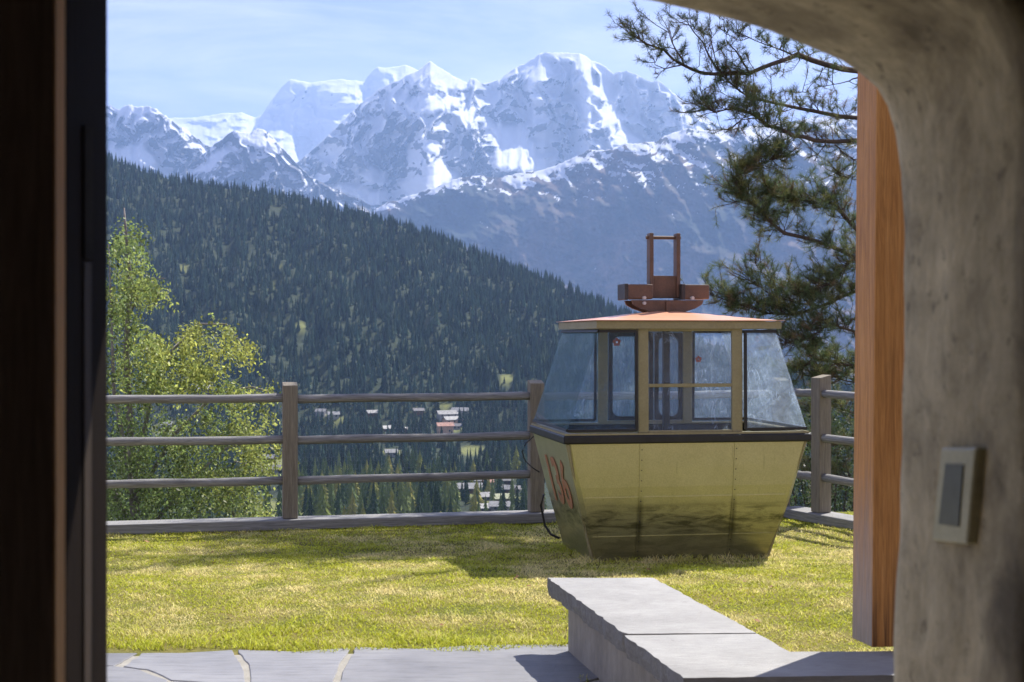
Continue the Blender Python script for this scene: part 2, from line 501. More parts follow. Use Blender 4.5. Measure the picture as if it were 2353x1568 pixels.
# L_e: the alpine slope in front
def snow_alp(X, Y, S, G, rn):
    ysk = interp(X.ravel(), [(890, 465), (1060, 406), (1281, 380), (1427, 332), (1600, 295), (2400, 250)]).reshape(X.shape)
    h = Y - ysk
    a = .62 - h / interp(X.ravel(), [(890, 40), (1200, 70), (1500, 170), (1800, 190), (2400, 200)]).reshape(X.shape)
    st = fbm((X + Y * .8) / 60. + fbm(X / 50., Y / 40., 3, .5, 52), (Y * 1.3 - X * .3) / 22. + fbm(X / 40., Y / 30., 3, .5, 53) * .8, 6, .62, 51)
    return np.clip(np.clip(a, -.5, .8) + st * .75 + G * .3, 0, 1.2)
mountain('mountain', [(600, 640), (800, 520), (890, 466), (930, 455), (987, 434), (1054, 410), (1108, 403), (1140, 410), (1190, 398), (1237, 393), (1281, 380), (1325, 359), (1359, 344), (1407, 346), (1427, 332), (1461, 329), (1508, 326), (1528, 312), (1579, 296), (1630, 300), (1715, 290), (1850, 275), (2000, 255), (2500, 230)],
         [(600, 930), (2500, 930)], [(600, 9000), (1500, 8300), (2500, 7800)], 640, 2450, 2.4, 3.0, 36,
         [(60, [(1330, 362), (1380, 350), (1450, 340), (1400, 420), (1330, 460), (1310, 430)]),
          (55, [(930, 470), (1080, 420), (1160, 450), (1020, 520), (920, 520)]),
          (55, [(1250, 520), (1500, 450), (1540, 480), (1350, 600), (1240, 590)]),
          (52, [(1480, 640), (1800, 520), (1900, 700), (1500, 800)])],
         (120, 120, 60, .55), snow_alp, mt_alp, jag=3, seed=40, diag=True,
         spurs=[([(1427, 332), (1340, 430), (1250, 480), (1100, 560)], 260, 110, 130),
                ([(1580, 296), (1480, 440), (1400, 560), (1350, 650)], 300, 120, 150),
                ([(1715, 290), (1640, 480), (1600, 620), (1560, 800)], 300, 130, 150),
                ([(1060, 408), (1000, 480), (950, 560)], 160, 80, 80)])

# ------------------------------------------------------------------ valley and wooded hill
RIDGE = [(-400, 180), (0, 275), (245, 368), (420, 422), (600, 440), (740, 474), (880, 505), (1000, 545), (1100, 585), (1200, 626), (1300, 666), (1430, 722), (1550, 770), (1700, 825), (1850, 875), (2000, 915), (2500, 990)]
RDIST = [(-400, 2500), (245, 2400), (900, 2150), (1430, 1950), (1850, 1850), (2500, 1800)]
HB = 1350.0
VAL = [(8, -1.2), (14, -1.0), (18, -2.6), (30, -5.2), (60, -9.5), (100, -15.5), (300, -43), (560, -78), (650, -85), (800, -90), (1000, -93), (1200, -92), (1350, -86)]
def ground(px, d):
    px = np.asarray(px, float); d = np.asarray(d, float)
    R = interp(px, RDIST); zr = CZ - (interp(px, RIDGE) - HZ) / F * R
    zv = interp(d, VAL) + np.clip((d - 200) / 500, 0, 1) * 5.0 * fbm(px / 160., d / 160., 3, .5, 8)
    s = np.clip((d - HB) / (R - HB), 0, 1)
    zh = -86 + (zr + 86) * (s ** .92)
    zh = zh + fbm(px / 90., d / 140., 4, .5, 3) * 14 * np.clip(s * 5, 0, 1) * np.clip((1 - s) * 6, 0, 1)
    z = np.where(d < HB, zv, zh)
    return np.where(d > R, zr - (d - R) * .55, z)
MEADOW = [(1085, 1036, 30, 11), (1020, 934, 14, 9), (640, 1183, 60, 16), (585, 1160, 60, 10), (1160, 1150, 50, 8), (1070, 1140, 30, 6), (1040, 985, 26, 8), (1000, 975, 16, 7), (1165, 870, 16, 9), (690, 750, 12, 9), (425, 616, 12, 7), (620, 1066, 50, 14), (380, 985, 40, 12), (900, 1040, 22, 7), (640, 615, 14, 4), (625, 660, 9, 5), (765, 962, 30, 5)]
def meadow_mask(px, y):
    m = np.zeros(np.shape(px))
    for (a, b, ra, rb) in MEADOW:
        m = np.maximum(m, np.clip(1.6 - ((px - a) / ra) ** 2 - ((y - b) / rb) ** 2, 0, 1))
    return m
def ypx(px, d): return HZ - (ground(px, d) - CZ) / d * F
gp = np.arange(-400, 2500, 7.0)
gd = np.concatenate([np.linspace(8, 60, 24), np.linspace(70, 600, 30), np.linspace(620, 1350, 70), np.linspace(1370, 2700, 110)])
PX, DD = np.meshgrid(gp, gd)
ZZ = ground(PX, DD)
V = np.stack([(PX - CX) / F * DD, DD, ZZ], -1)
mm = meadow_mask(PX, HZ - (ZZ - CZ) / DD * F)
gc = np.array([.030, .042, .022])[None, None] * (1 - mm[..., None]) + np.array([.16, .17, .055])[None, None] * mm[..., None]
me = np_mesh('valley_ground', V.reshape(-1, 3), grid_faces(len(gd), len(gp)), True, {'col': gc.reshape(-1, 3)})
tag(link('valley_ground', me, attr_mat('valley_floor', rough=.95)), kind='structure')

def conifer(tiers, n, seed, slim=.2, jag=.5):
    r = random.Random(seed); vs = []; fs = []
    vs += [(-.012, -.012, 0), (.012, -.012, 0), (0, .015, 0), (0, 0, .6)]; fs += [(0, 1, 3), (1, 2, 3), (2, 0, 3)]
    for k in range(tiers):
        t0 = k / tiers
        zt = 1 - t0 * .93 ; zl = zt - (1.5 / tiers) - .03
        zt = min(1.0, zt + .02)
        R = slim * (t0 + .75 / tiers) ** .85 * r.uniform(.85, 1.15)
        a0 = r.uniform(0, 6.28); b = len(vs)
        vs.append((r.uniform(-.004, .004), r.uniform(-.004, .004), zt))
        for i in range(2 * n):
            a = a0 + math.pi * i / n + r.uniform(-.12, .12)
            rr = R * (r.uniform(.85, 1.25) if i % 2 == 0 else r.uniform(1 - jag, .85 - jag * .4))
            zz = zl + (r.uniform(-.03, .01) if i % 2 == 0 else r.uniform(.02, .06))
            vs.append((rr * math.cos(a), rr * math.sin(a), max(zz, .02)))
        for i in range(2 * n): fs.append((b, b + 1 + i, b + 1 + (i + 1) % (2 * n)))
    return np.array(vs), np.array(fs)

def scatter(temps, pos, h, wfac, rot, cols):
    Vs = []; Fs = []; Cs = []; off = 0
    which = RNG.integers(0, len(temps), len(pos))
    for k, (tv, tf) in enumerate(temps):
        i = np.where(which == k)[0]
        if not len(i): continue
        c, s = np.cos(rot[i])[:, None], np.sin(rot[i])[:, None]
        x = (tv[None, :, 0] * c - tv[None, :, 1] * s) * (h[i] * wfac[i])[:, None] + pos[i, 0][:, None]
        y = (tv[None, :, 0] * s + tv[None, :, 1] * c) * (h[i] * wfac[i])[:, None] + pos[i, 1][:, None]
        z = tv[None, :, 2] * h[i][:, None] + pos[i, 2][:, None]
        Vs.append(np.stack([x, y, z], -1).reshape(-1, 3))
        Fs.append((tf[None] + (np.arange(len(i)) * len(tv))[:, None, None] + off).reshape(-1, 3))
        Cs.append(np.repeat(cols[i], len(tv), 0))
        off += len(i) * len(tv)
    return np.concatenate(Vs), np.concatenate(Fs), np.concatenate(Cs)

HOUSES = [  # px, y of base, width m, depth m, wall height m, roof, wall, turn, label
    (899, 1050, 13, 10, 5, 'pale', 'white', .2, 'white chalet with pale roof above the middle rail, left of the meadow'),
    (1069, 1132, 36, 14, 5, 'pale', 'wood', .1, 'long low building with broad pale roof under the lowest fence rail'),
    (1113, 1152, 12, 10, 5, 'pale', 'white', .3, 'white chalet standing just right of the long pale-roofed building'),
    (1125, 1116, 12, 9, 4, 'red', 'white', .2, 'chalet with reddish roof right under the lowest fence rail'),
    (1105, 1113, 9, 8, 4, 'pale', 'wood', -.2, 'small chalet left of the reddish roof under the lowest rail'),
    (1169, 1134, 13, 10, 5, 'pale', 'wood', -.3, 'pale-roofed chalet near the middle fence post, above two others'),
    (1156, 1156, 18, 11, 5, 'moss', 'wood', .3, 'wide chalet with mossy green roof beside the middle fence post'),
    (1149, 1174, 17, 11, 5, 'pale', 'white', 0, 'lowest pale-roofed chalet by the middle post, just above the bottom beam'),
    (998, 1150, 8, 7, 4, 'pale', 'white', .1, 'tiny white hut among the pale green trees left of the long roof'),
    (1112, 1178, 12, 9, 5, 'pale', 'wood', .5, 'chalet half hidden by the bottom fence beam'),
    (1184, 1132, 8, 8, 4, 'dark', 'white', .2, 'small white chalet closest to the middle fence post'),
    (1164, 1113, 11, 9, 4, 'dark', 'wood', .1, 'dark-roofed chalet under the lowest rail near the middle post'),
    (1028, 960, 27, 13, 5, 'pale', 'white', .35, 'long pale roof of the upper village, below the top rail'),
    (1060, 953, 24, 12, 5, 'pale', 'white', -.3, 'upper village building with bright gable, right of the long pale roof'),
    (1040, 976, 24, 12, 6, 'pale', 'ochre', .5, 'cream building with pale roof in the upper village'),
    (1022, 1000, 20, 12, 12, 'red', 'ochre', .3, 'tall orange-fronted house between the top and middle rails'),
    (1049, 988, 10, 9, 5, 'dark', 'white', .1, 'small grey house right of the tall orange-fronted one'),
    (889, 992, 16, 10, 4, 'pale', 'wood', .7, 'chalet with slanted bright roof left of the orange-fronted house'),
    (855, 956, 14, 10, 4, 'pale', 'wood', .5, 'lone chalet high in the trees under the top rail'),
    (766, 962, 14, 10, 5, 'pale', 'white', .2, 'white chalet on the tree line, rightmost of three by the left post'),
    (738, 956, 12, 9, 5, 'pale', 'white', -.2, 'white chalet on the tree line, closest to the left post'),
    (936, 994, 9, 8, 4, 'pale', 'wood', .9, 'small chalet with bright roof edge just above the middle rail'),
    (961, 952, 13, 9, 4, 'dark', 'wood', .3, 'dark chalet directly under the top rail left of the village'),
    (466, 905, 22, 14, 6, 'pale', 'wood', .5, 'brown chalet with pale roof seen through the birch above the top rail'),
    (382, 984, 14, 10, 5, 'pale', 'white', .2, 'white chalet glimpsed through the birch below the top rail'),
    (622, 1092, 27, 14, 6, 'dark', 'white', .3, 'white-fronted chalet with dark roof beside the left fence post'),
    (613, 1062, 18, 11, 5, 'pale', 'wood', -.2, 'chalet with pale roof right of the birch under the middle rail'),
]

HXY = [(h_[0], h_[1]) for h_ in HOUSES]
far_t = [conifer(5, 5, s, .19) for s in range(5)]
N = 32000
fp = RNG.uniform(-350, 2300, N)
R_ = interp(fp, RDIST)
s_ = RNG.uniform(0, 1.04, N) ** .85
fd = HB - 120 + (R_ - HB + 130) * s_
f2p = RNG.uniform(150, 2000, 2600); f2d = RNG.uniform(880, 1260, 2600)
fp = np.concatenate([fp, f2p]); fd = np.concatenate([fd, f2d])
fz = ground(fp, fd)
fy = HZ - (fz - CZ) / fd * F
keep = (meadow_mask(fp, fy) < .25) & (meadow_mask(fp, fy - 22) < .35) & (meadow_mask(fp, fy - 40) < .6)
clear = fbm(fp / 60., fd / 90., 3, .5, 61)
keep &= (clear < .75)
for (hx_, hy_) in HXY: keep &= ~((np.abs(fp - hx_) < 14) & (np.abs(fy - hy_ - 4) < 11))
fp, fd, fz = fp[keep], fd[keep], fz[keep]
n = len(fp)
h = RNG.uniform(7, 20, n) * (1 + .2 * fbm(fp / 120., fd / 150., 2, .5, 5))
cc = np.array([.036, .060, .040])[None] * RNG.uniform(.5, 1.9, (n, 1)) + RNG.uniform(0, .008, (n, 3))
lt = RNG.uniform(0, 1, n) < (.05 + .10 * (fbm(fp / 70., fd / 90., 3, .5, 15) > .25))
cc[lt] = np.array([.070, .095, .048])[None] * RNG.uniform(.7, 1.4, (lt.sum(), 1))
Vt, Ft, Ct = scatter(far_t, np.stack([(fp - CX) / F * fd, fd, fz - .5], -1), h, RNG.uniform(.85, 1.25, n), RNG.uniform(0, 6.28, n), cc)
m_for = attr_mat('conifer_needles', rough=.9, spec=.1)
fo = link('forest', np_mesh('forest', Vt, Ft, False, {'col': Ct}), m_for)
tag(fo, 'dense dark conifer forest covering the hillside across the valley', 'forest', kind='stuff')

# single trees of the valley wood seen between the fence rails
def rand_tree_mat(name, stops):
    m = NM(name)
    oi = m.n('ObjectInfo')
    c = m.ramp(oi.outputs['Random'], stops)
    f = m.noise(.35, 4, .6, m.coord((1, 1, 1)))
    m.base(m.mix(.6, c, m.ramp(f, [(.3, .5), (.7, 1.5)]), 'MULTIPLY')); m.rough(.9); m.spec(.1)
    return m.m
m_con = rand_tree_mat('valley_conifer', [(0, (.035, .062, .036)), (.3, (.07, .11, .05)), (.65, (.15, .20, .07)), (1, (.22, .26, .09))])
m_lar = rand_tree_mat('valley_larch', [(0, (.18, .23, .06)), (.5, (.28, .29, .07)), (1, (.36, .33, .09))])
con_me = []
for s in range(6):
    tv, tf = conifer(11, 8, 100 + s, .17, .55)
    con_me.append(np_mesh('conifer', tv, tf, False)); con_me[-1].materials.append(m_con)
lar_me = []
for s in range(4):
    tv, tf = conifer(12, 8, 200 + s, .21, .6)
    tv = tv.copy(); lar_me.append(np_mesh('larch', tv, tf, False)); lar_me[-1].materials.append(m_lar)
def ray_d(px, y):
    d = np.linspace(560, 2400, 900); yy = ypx(np.full_like(d, px), d)
    ok = np.where(yy <= y)[0]
    return float(d[ok[0]]) if len(ok) else 700.0
hpos = [(hx, ray_d(hx, hy)) for (hx, hy, *_r) in HOUSES]
count = 0; tries = 0
def near_house(px, d):
    for (hx, hd) in hpos:
        if abs(px - hx) < 14 and hd - 45 < d < hd + 6: return True
    return False
tree_spots = []
while count < 380 and tries < 16000:
    tries += 1
    px = random.choice([random.uniform(660, 1250), random.uniform(660, 1250), random.uniform(660, 1250), random.uniform(240, 660), random.uniform(1800, 1990)])
    d = 575 + 400 * random.random() ** 1.2
    y = float(ypx(px, d))
    if meadow_mask(np.array(px), np.array(y)) > .3 or near_house(px, d): continue
    hh = random.uniform(14, 25)
    if px > 1040 and d < 900 and px < 1230: hh *= .72
    ty = y - hh / d * F
    if max(meadow_mask(np.array(px), np.array(ty + 8)), meadow_mask(np.array(px), np.array(ty + 30))) > .3 and random.random() < .85: continue
    if any(abs(px - q[0]) < 6 and abs(d - q[1]) < 20 for q in tree_spots): continue
    tree_spots.append((px, d)); count += 1
    larch = random.random() < .24
    o = bpy.data.objects.new('larch_tree' if larch else 'conifer_tree', random.choice(lar_me if larch else con_me))
    o.location = ((px - CX) / F * d, d, float(ground(px, d)) - .4)
    w = random.uniform(.95, 1.35) * (1.15 if larch else 1)
    o.scale = (hh * w, hh * w, hh)
    o.rotation_euler = (0, 0, random.uniform(0, 6.28))
    COL.objects.link(o)
    if larch: tag(o, 'pale yellow-green larch standing in the valley wood below the fence rails', 'tree', 'larches of the valley wood')
    else: tag(o, 'dark green pointed conifer standing in the valley wood below the fence rails', 'tree', 'conifers of the valley wood')

hw = {'white': noisy('chalet_plaster', (.30, .29, .27), (.40, .39, .37), .3, .9, bump=0), 'wood': noisy('chalet_timber', (.12, .075, .045), (.2, .13, .08), .3, .9, bump=0), 'ochre': noisy('chalet_ochre', (.55, .34, .22), (.66, .46, .32), .3, .9, bump=0)}
hr = {'pale': noisy('slate_roof_pale', (.17, .17, .17), (.30, .295, .29), .3, .6, bump=0), 'red': noisy('tile_roof_red', (.34, .17, .12), (.45, .26, .2), .3, .8, bump=0), 'moss': noisy('mossy_roof', (.3, .33, .18), (.42, .42, .28), .3, .8, bump=0), 'dark': noisy('slate_roof_dark', (.08, .08, .09), (.16, .15, .15), .3, .6, bump=0)}
hwin = noisy('chalet_window', (.03, .035, .04), (.05, .055, .06), .3, .2, bump=0)
for (hx, hd), (px_, y_, w, dp, hgt, rf, wl, turn, lab) in zip(hpos, HOUSES):
    k_ = .62 * (hd / 1000) ** .5; w *= k_; dp *= k_; hgt *= k_
    z = float(ground(hx, hd))
    e = empty('chalet', ((hx - CX) / F * hd, hd, z), turn)
    tag(e, lab, 'house', 'chalets in the valley')
    rh = dp * .30
    m = MB()
    m.add([(-w / 2, -dp / 2, -3), (w / 2, -dp / 2, -3), (w / 2, dp / 2, -3), (-w / 2, dp / 2, -3), (-w / 2, -dp / 2, hgt), (w / 2, -dp / 2, hgt), (w / 2, dp / 2, hgt), (-w / 2, dp / 2, hgt), (-w / 2, 0, hgt + rh), (w / 2, 0, hgt + rh)],
          [(0, 1, 5, 4), (2, 3, 7, 6), (1, 2, 6, 9, 5), (3, 0, 4, 8, 7), (3, 2, 1, 0)])
    m.build('wall', hw[wl], e)
    m = MB(); ov = 1.0
    for sg in (-1, 1):
        a = [(-w / 2 - ov, sg * (dp / 2 + ov), hgt - ov * rh / (dp / 2) + .15), (w / 2 + ov, sg * (dp / 2 + ov), hgt - ov * rh / (dp / 2) + .15), (w / 2 + ov, 0, hgt + rh + .15), (-w / 2 - ov, 0, hgt + rh + .15)]
        m.slab(a, .35, (0, 0, 1))
    m.build('roof', hr[rf], e)
    nw = max(2, int(w / 5))
    for k in range(nw):
        xk = -w / 2 + w * (k + .5) / nw
        m = MB(); m.box(xk - .8, xk + .8, -dp / 2 - .05, -dp / 2 + .05, hgt * .38, hgt * .38 + 1.7)
        m.build('window', hwin, e)
#@@NEAR
# ------------------------------------------------------------------ lawn, grass, paving
def fence_d(x): return 13.4 + .2127 * (x + 3.8)
def lawn_z(x, d):
    t = np.clip((d - 9.0) / 4.0, 0, 1); t = t * t * (3 - 2 * t)
    return -.15 * t + .012 * fbm(np.asarray(x) * 1.3, np.asarray(d) * 1.3, 3, .5, 2) * np.clip((np.asarray(d) - 7.6) * 2, 0, 1)
lx = np.linspace(-9, 9, 150)
lt_ = np.linspace(0, 1, 120)
LX, LT = np.meshgrid(lx, lt_)
LD = 3.3 + (fence_d(LX) + .12 - 3.3) * LT
LZ = lawn_z(LX, LD) - .02 * (LD < 7.2)
V = np.stack([LX, LD, LZ], -1)
sk = V[-1].copy(); sk[:, 2] -= 2.0; sk[:, 1] += .25
V = np.concatenate([V, sk[None]], 0)
m = NM('lawn_soil')
v = m.coord((1, 1, 1))
f = m.noise(2.2, 6, .6, v); f2 = m.noise(40, 6, .7, v)
m.base(m.mix(.5, m.ramp(f, [(.35, (.13, .14, .03)), (.6, (.24, .20, .07))]), m.ramp(f2, [(.3, .4), (.7, 1.3)]), 'MULTIPLY'))
m.rough(.95); m.spec(.1); m.bump(f2, .8, .02)
lo = link('lawn', np_mesh('lawn', V.reshape(-1, 3), grid_faces(V.shape[0], V.shape[1]), True), m.m)
tag(lo, kind='structure')

def bench_in(x, d):
    a = ((x > .193 + (7.747 - d) * .206 + .03) & (x < .767 + (7.747 - d) * .216 - .05) & (d > 5.4) & (d < 7.70))
    b = (d < 5.93) & (d > 5.4) & (x > .6)
    return a | b
N = 400000
gx = RNG.uniform(-5.2, 4.6, N)
q = RNG.uniform(0, 1, N)
gd_ = 5.9 + (15.2 - 5.9) * q ** 1.25
edge = np.where(gx < .33, 7.70 + .05 * np.sin(gx * 2.1) + .04 * np.sin(gx * 7), 5.95)
vis = np.abs(gx) < gd_ * .40 + .3
keep = (gd_ > edge) & (gd_ < fence_d(gx) - .05) & vis & ~bench_in(gx, gd_)
gx, gd_, edge = gx[keep], gd_[keep], edge[keep]
n = len(gx)
patch = fbm(gx * .9, gd_ * .9, 4, .55, 33)
patch2 = fbm(gx * 3.1, gd_ * 3.1, 3, .55, 34)
dry = np.clip(.50 + patch * .55 + patch2 * .45 + RNG.normal(0, .22, n), 0, 1)
nearedge = np.clip(1.2 - (gd_ - edge) * 1.6, 0, 1) + np.clip(1 - (fence_d(gx) - gd_) * 3, 0, 1)
dry = np.clip(dry - nearedge * .4, 0, 1)
hgt = (RNG.uniform(.014, .032, n) * (1.0 + .5 * (RNG.uniform(0, 1, n) < .05))) * (1 - .25 * dry) * (1 + .7 * np.clip(nearedge, 0, 1)) * np.clip(.85 + patch2 * .5, .5, 1.4)
cu_ = (gx - .427) * math.cos(.17453) + (gd_ - 11.25) * math.sin(.17453); cv_ = -(gx - .427) * math.sin(.17453) + (gd_ - 11.25) * math.cos(.17453)
dcab = np.hypot(np.maximum(np.maximum(.2 - cu_, cu_ - 1.8), 0), np.maximum(np.maximum(.1 - cv_, cv_ - 1.33), 0))
hgt = hgt * (1 + 1.6 * np.clip(1 - dcab / .13, 0, 1) * (RNG.uniform(0, 1, n) < .6))
tuft = np.clip(fbm(gx * 6, gd_ * 6, 2, .5, 44) - .75, 0, 1); hgt = hgt * (1 + 2.2 * tuft)
ang = RNG.uniform(0, 6.283, n); lean = RNG.uniform(.3, 1.7, n) * hgt
la = RNG.uniform(0, 6.283, n)
wd = RNG.uniform(.0028, .0052, n) * (gd_ / 8.5) ** .6
bx = np.cos(ang) * wd; by = np.sin(ang) * wd
z0 = lawn_z(gx, gd_) - .004
b0 = np.stack([gx - bx, gd_ - by, z0], -1); b1 = np.stack([gx + bx, gd_ + by, z0], -1)
mx_ = gx + np.cos(la) * lean * .35; my_ = gd_ + np.sin(la) * lean * .35
m0 = np.stack([mx_ - bx * .7, my_ - by * .7, z0 + hgt * .6], -1); m1 = np.stack([mx_ + bx * .7, my_ + by * .7, z0 + hgt * .6], -1)
tp = np.stack([gx + np.cos(la) * lean, gd_ + np.sin(la) * lean, z0 + hgt], -1)
V = np.stack([b0, b1, m1, m0, tp], 1).reshape(-1, 3)
i = np.arange(n)[:, None] * 5
Fq = np.concatenate([i, i + 1, i + 2, i + 3], 1); Ft_ = np.concatenate([i + 3, i + 2, i + 4], 1)
ca = np.array([.44, .47, .05]); cb = np.array([.92, .80, .38])
ga = ca[None] * RNG.uniform(.6, 1.5, (n, 1)) + np.stack([RNG.uniform(0, .05, n), RNG.uniform(0, .03, n), np.zeros(n)], -1)
k = np.clip((dry - .30) * 1.45, 0, 1)[:, None]
gcol = ga * (1 - k) + cb[None] * RNG.uniform(.65, 1.2, (n, 1)) * k
me = np_mesh('grass', V, [Fq, Ft_], False, {'col': np.repeat(gcol, 5, 0)})
go = link('grass', me, attr_mat('grass_blades', rough=.6, trans=.45, spec=.3))
tag(go, 'short patchy green and straw-coloured lawn grass', 'grass', kind='stuff')

# tufts and fallen leaves stay part of the grass; flagstones are the pattern of the paving
m_pav = NM('slate_flagstone')
v = m_pav.coord((1, 1, 1)); vs = m_pav.coord((.8, 5, 1), (0, 0, .25))
f = m_pav.noise(1.6, 8, .6, v); f2 = m_pav.noise(5, 9, .7, vs)
oi = m_pav.attr('tone', 'Fac')
c = m_pav.mix(m_pav.ramp(f, [(.3, 0.), (.7, 1.)]), (.155, .157, .17), (.245, .245, .255))
c = m_pav.mix(.55, c, m_pav.ramp(f2, [(.28, .45), (.5, 1.0), (.72, 1.2)]), 'MULTIPLY')
c = m_pav.mix(1.0, c, oi, 'MULTIPLY')
m_pav.base(c); m_pav.rough(.62); m_pav.bump(m_pav.mix(.5, f, f2), .7, .012)
m_mor = noisy('joint_mortar', (.26, .245, .21), (.36, .34, .295), 9, .95, bump=.6, bdist=.01)
def pg(X, Y): p = P(X, Y, 1.7 * F / (Y - HZ)); return (p.x, p.y)
edgeY = lambda X: 1503 - (X - 245) * .017 + 2.0 * math.sin(X * .021) + 1.5 * math.sin(X * .067)
stones_px = [
    [(-60, 1506), (100, 1503), (321, edgeY(321)), (297, 1520), (271, 1535), (233, 1533), (60, 1540), (-60, 1545)],
    [(321, edgeY(321)), (420, edgeY(420)), (541, edgeY(541)), (551, 1516), (563, 1530), (570, 1580), (392, 1568), (329, 1543), (271, 1535), (297, 1520)],
    [(541, edgeY(541)), (680, edgeY(680)), (812, edgeY(812)), (800, 1510), (772, 1568), (765, 1584), (570, 1580), (563, 1530), (551, 1516)],
    [(812, edgeY(812)), (950, edgeY(950)), (1100, edgeY(1100)), (1330, 1484), (1400, 1560), (1250, 1600), (1010, 1592), (765, 1584), (772, 1568), (800, 1510)],
    [(233, 1533), (271, 1535), (329, 1543), (392, 1568), (360, 1640), (60, 1660), (-60, 1600), (-60, 1545), (60, 1540)],
    [(392, 1568), (570, 1580), (765, 1584), (740, 1680), (560, 1720), (360, 1640)],
    [(765, 1584), (1010, 1592), (1250, 1600), (1230, 1700), (980, 1740), (740, 1680)],
]
pm = MB(); tones = []
def add_stone(poly, zt=.0, gap=.019):
    cx_ = sum(p[0] for p in poly) / len(poly); cy_ = sum(p[1] for p in poly) / len(poly)
    q = []
    npl = len(poly)
    for i2 in range(npl):
        for t2 in (0, .33, .67):
            a = poly[i2]; b = poly[(i2 + 1) % npl]
            x = a[0] + (b[0] - a[0]) * t2; y = a[1] + (b[1] - a[1]) * t2
            dx, dy = cx_ - x, cy_ - y; L_ = math.hypot(dx, dy)
            k_ = gap * random.uniform(.6, 1.5) / max(L_, .01)
            q.append((x + dx * k_, y + dy * k_))
    n0 = len(pm.v)
    pm.prism(q, -.03, zt + random.uniform(.006, .012))
    tones.extend([random.uniform(.86, 1.1)] * (len(pm.v) - n0))
for s in stones_px: add_stone([pg(*p) for p in s])
xs = [-4.2, -3.2, -2.3, -1.4, -.5, .45, 1.4, 2.4, 3.4, 4.4]
for r_, (d0, d1) in enumerate([(5.55, 6.15), (4.7, 5.5), (3.8, 4.65), (2.95, 3.75)]):
    for a, b in zip(xs[:-1], xs[1:]):
        if d0 > 5.5 and b > .2: continue
        j = lambda: random.uniform(-.1, .1)
        add_stone([(a + .02, d0), (b - .02, d0 + j() * .3), (b - .02 + j() * .3, d1), (a + .02, d1)])
for a, b in zip(xs[:4], xs[1:5]):
    if b < -2.0: add_stone([(a, 6.25), (b - .04, 6.25), (b - .04, 7.6), (a, 7.6)])
po = pm.build('paving', m_pav.m)
at = po.data.attributes.new('tone', 'FLOAT', 'POINT'); at.data.foreach_set('value', np.array(tones, np.float32))
po.modifiers.new('bevel', 'BEVEL').width = .004
tag(po, kind='structure')
mo = MB()
mo.prism([(-4.5, 2.7), (4.6, 2.7), (4.6, 5.45), (.62, 5.45), (.40, 7.66), (-1.0, 7.62), (-2.4, 7.55), (-4.5, 7.52)], -.05, .002)
tag(mo.build('paving_bed', m_mor), kind='structure')

m_fall = noisy('dry_leaf', (.20, .10, .04), (.36, .20, .08), 20, .8, bump=0)
lv = [(0, 0, .004), (.012, .010, .009), (.030, .012, .006), (.046, 0, .012), (.030, -.012, .005), (.012, -.010, .010)]
me0 = bpy.data.meshes.new('fallen_leaf'); me0.from_pydata(lv, [], [(0, 1, 5), (1, 2, 4, 5), (2, 3, 4)]); me0.materials.append(m_fall)
rl_ = random.Random(5)
for k in range(26):
    d_ = rl_.uniform(8.2, 12.8); x_ = rl_.uniform(-.27, .2) * d_
    if x_ > .1 and d_ > 11: continue
    o = bpy.data.objects.new('fallen_leaf', me0); COL.objects.link(o)
    o.location = (x_, d_, float(lawn_z(x_, d_)) + .022); o.rotation_euler = (rl_.uniform(-.4, .4), rl_.uniform(-.4, .4), rl_.uniform(0, 6.28))
    sc_ = rl_.uniform(.7, 1.5); o.scale = (sc_, sc_, sc_)
    tag(o, 'small dry brown leaf lying on the lawn', 'leaf', 'dry leaves scattered on the lawn')
# ------------------------------------------------------------------ stone bench
m_slab = NM('gneiss_slab')
v = m_slab.coord((1, 1, 1)); v2 = m_slab.coord((1.2, 6, 6), (0, 0, .5))
f = m_slab.noise(3, 9, .65, v); f2 = m_slab.noise(9, 9, .75, v2)
c = m_slab.ramp(f, [(.3, (.28, .275, .265)), (.7, (.375, .37, .355))])
c = m_slab.mix(.5, c, m_slab.ramp(f2, [(.3, .62), (.6, 1.12)]), 'MULTIPLY')
c = m_slab.mix(.5, c, m_slab.ramp(m_slab.noise(1.4, 5, .6, v, .8), [(.35, .72), (.6, 1.1)]), 'MULTIPLY')
c = m_slab.mix(m_slab.ramp(m_slab.noise(16, 4, .6, v), [(.66, 0.), (.74, .45)]), c, (.13, .125, .11))
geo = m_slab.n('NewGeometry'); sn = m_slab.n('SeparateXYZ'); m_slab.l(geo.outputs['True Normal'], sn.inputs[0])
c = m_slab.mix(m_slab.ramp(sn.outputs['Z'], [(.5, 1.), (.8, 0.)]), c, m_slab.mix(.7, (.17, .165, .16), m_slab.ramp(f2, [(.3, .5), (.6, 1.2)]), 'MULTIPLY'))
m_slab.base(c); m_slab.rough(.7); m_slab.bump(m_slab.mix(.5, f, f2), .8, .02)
m_wall = noisy('bench_masonry', (.24, .22, .19), (.38, .35, .30), 2.5, .95, (1, 1, .45), .8, .02)
ben = empty('stone_bench', (.6, 6.4, 0))
tag(ben, 'stone bench with thick grey slabs on a low wall, beside the paving', 'bench')
def rel(o, root): o.location = (-root.location.x, -root.location.y, -root.location.z)
